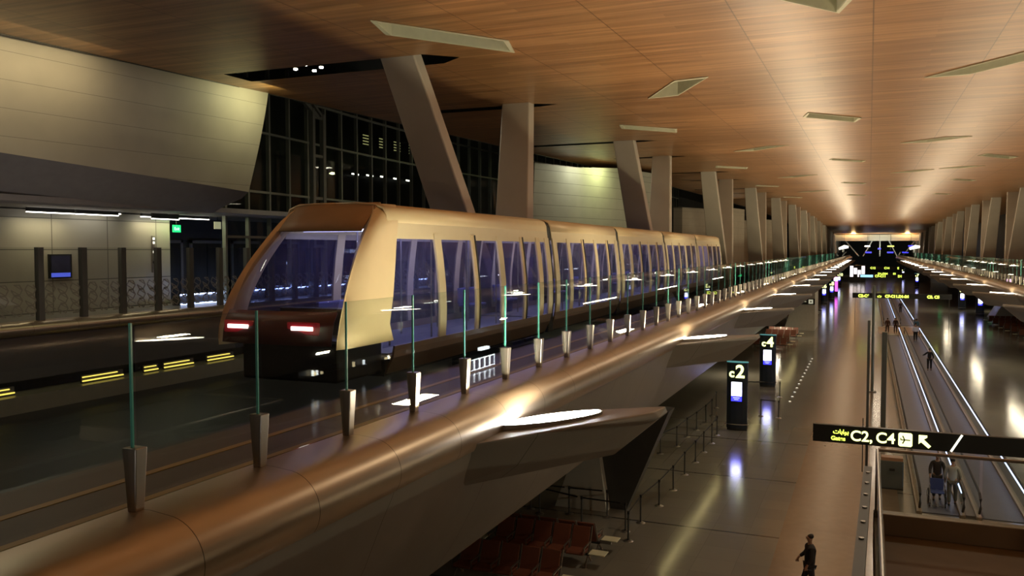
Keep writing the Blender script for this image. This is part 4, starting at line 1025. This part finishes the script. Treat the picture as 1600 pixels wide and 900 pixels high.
    if belt: MB().tube([(.172*math.cos(a*PI/10), .122*math.sin(a*PI/10), shirt_len-.03) for a in range(21)], .02, 6).build('waist_hem', belt, t)
    return t
C = lambda n, c, r=.8: mat(n, c, r)
HB = C('hair_black', (.012, .01, .009), .5)
person((-1.36, 24.5, FZ), math.radians(-75), 'person in a dark jacket walking at the bottom of the picture', C('jacket_black', (.018, .016, .016)), C('trousers_dark', (.03, .03, .035)), HB, hood=True, bulk=1.28, arms=((.25, .12), (.12, .04)), belt=C('blue_hem', (.35, .5, .65)), stride=.2)
person((4.55, 74.4, FZ+.06), math.radians(175), 'person in black with one arm on the rail, standing on the moving walkway', C('jacket_black', (.018,)*3), C('trousers_black', (.012,)*3), HB, arms=((.1, 0), (.3, .25, .25)), stride=.14, detail=False)
person((4.6, 97.5, FZ+.06), math.radians(180), 'person in a white shirt on the moving walkway', C('shirt_white', (.92, .90, .92)), C('trousers_black', (.012,)*3), HB, detail=False, scale=1.08, bulk=1.2)
person((5.1, 106.5, FZ), math.radians(180), 'person in a blue shirt just past the person in white', C('shirt_blue', (.08, .20, .32)), C('trousers_dark', (.03,)*3), HB, detail=False)
person((2.1, 106.5, FZ), math.radians(180), 'left of two people in dark brown walking at the end of the walkway', C('coat_brown', (.10, .045, .03)), C('trousers_brown', (.06, .03, .02)), HB, detail=False)
person((2.95, 107, FZ), math.radians(175), 'right of two people in dark brown walking at the end of the walkway', C('coat_dark', (.055, .03, .025)), C('trousers_brown', (.06, .03, .02)), HB, detail=False)
person((4.5, 140, FZ+.06), math.radians(180), 'tiny person in dark clothes on the farther moving walkway', C('coat_dark', (.05,)*3), C('trousers_black', (.012,)*3), HB, detail=False)
person((2.55, 35.95, FZ+.06), math.radians(-4), 'person in black pushing the wheelchair on the moving walkway', C('jacket_black', (.018,)*3), C('trousers_black', (.012,)*3), HB, arms=((.38, .08), (.38, .08)), stride=.1)
person((3.02, 35.3, FZ+.06), math.radians(175), 'person in a pale shirt and dark waistcoat walking beside the wheelchair', C('shirt_pale', (.40, .38, .33)), C('trousers_olive', (.10, .09, .06)), HB, arms=((.15, .05), (.1, .0)), stride=.16)
# wheelchair
t = thing('wheelchair', 'blue wheelchair on the moving walkway in front of its pusher', 'wheelchair', (2.5, 35.2, FZ+.06))
ring = lambda x, y, z, r, n=24: [(x, y+r*math.cos(a*2*PI/n), z+r*math.sin(a*2*PI/n)) for a in range(n+1)]
for x in (-.29, .29):
    w = MB().tube(ring(x, 0, .30, .28), .02, 6).build('wheel', M_BLACK, t)
    m = MB().tube(ring(x*1.12, 0, .30, .24), .009, 6)
    for a in range(8): m.tube([(x, 0, .30), (x, .27*math.cos(a*PI/4), .30+.27*math.sin(a*PI/4))], .004, 4)
    m.build('hand_rim', M_STEEL, w)
    MB().tube(ring(x*.9, -.42, .09, .07, 14), .018, 6).build('castor', M_BLACK, t)
MB().box(-.23, .23, -.30, .16, .48, .53).build('seat', C('wheelchair_blue', (.05, .09, .28)), t, bevel=.015)
MB().box(-.23, .23, .16, .20, .53, .95).build('backrest', MATS['wheelchair_blue'], t, bevel=.015)
m = MB()
for x in (-.25, .25): m.tube([(x, .34, 1.0), (x, .2, .98), (x, .18, .3), (x, -.38, .28), (x*.9, -.42, .1)], .014, 6).tube([(x, .18, .75), (x, -.2, .75), (x, -.24, .5)], .016, 6)
m.build('frame', M_STEEL, t)
for x in (-.12, .12): MB().box(x-.08, x+.08, -.62, -.44, .08, .10).build('footrest', M_DSTEEL, t)

# ------------------------------------------------------------------ added fill lights for the hall, without fixtures
for i, (x, y) in enumerate([(-9, 66), (-9, 96), (-9, 128), (19, 60), (19, 100), (19, 150)]):
    light('AREA', 'concourse_fill', (x, y, -6.45), HALL*.5, (1, .86, .62), .5)  # added fill below the guideways
for i, y in enumerate((14, 34, 56, 80, 110, 150)):
    light('AREA', 'concourse_side_fill', (11.6, y, -4.95), HALL*.8, (1, .86, .60), .14, (0, math.radians(48), 0), None, sy=(1.0 if y < 60 else 11))  # added side fill aimed across at the left guideway belly
for i, y in enumerate((26, 48, 75, 110, 150, 200, 260)):
    light('AREA', 'ceiling_fill', (1.6, y, zc(y)-.08), HALL*1.3, (1, .86, .64), 1.4)  # added soft fill just under the ceiling
for i, y in enumerate((10, 31, 55, 85, 120)):
    light('AREA', 'ceiling_fill', (-18.5, y+3, zc(y)-.06), HALL*.35, (.95, .92, .72), 1.2)
    light('AREA', 'ceiling_fill', (20, y+25, zc(y)-.06), HALL*.4, (1, .88, .62), 2.0)
# yellow strips below the left guideway, mirrored in the polished floor
for i, (y0, y1) in enumerate([(32, 49), (56, 70), (84, 104)]):
    t = thing('strip_lamp', 'long warm yellow strip lamp under the left guideway, %s from the camera' % ORD[i], 'light', (-7.65, (y0+y1)/2, -5.86), 0, 'strip lamps under the left guideway')
    L = (y1-y0)/2
    MB().box(-.06, .06, -L, L, 0, .06).build('housing', M_DSTEEL, t); MB().box(-.045, .045, -L, L, -.02, 0).build('lens', mat('strip_yellow', (1, .9, .4), emit=(1, .82, .35), es=5), t)
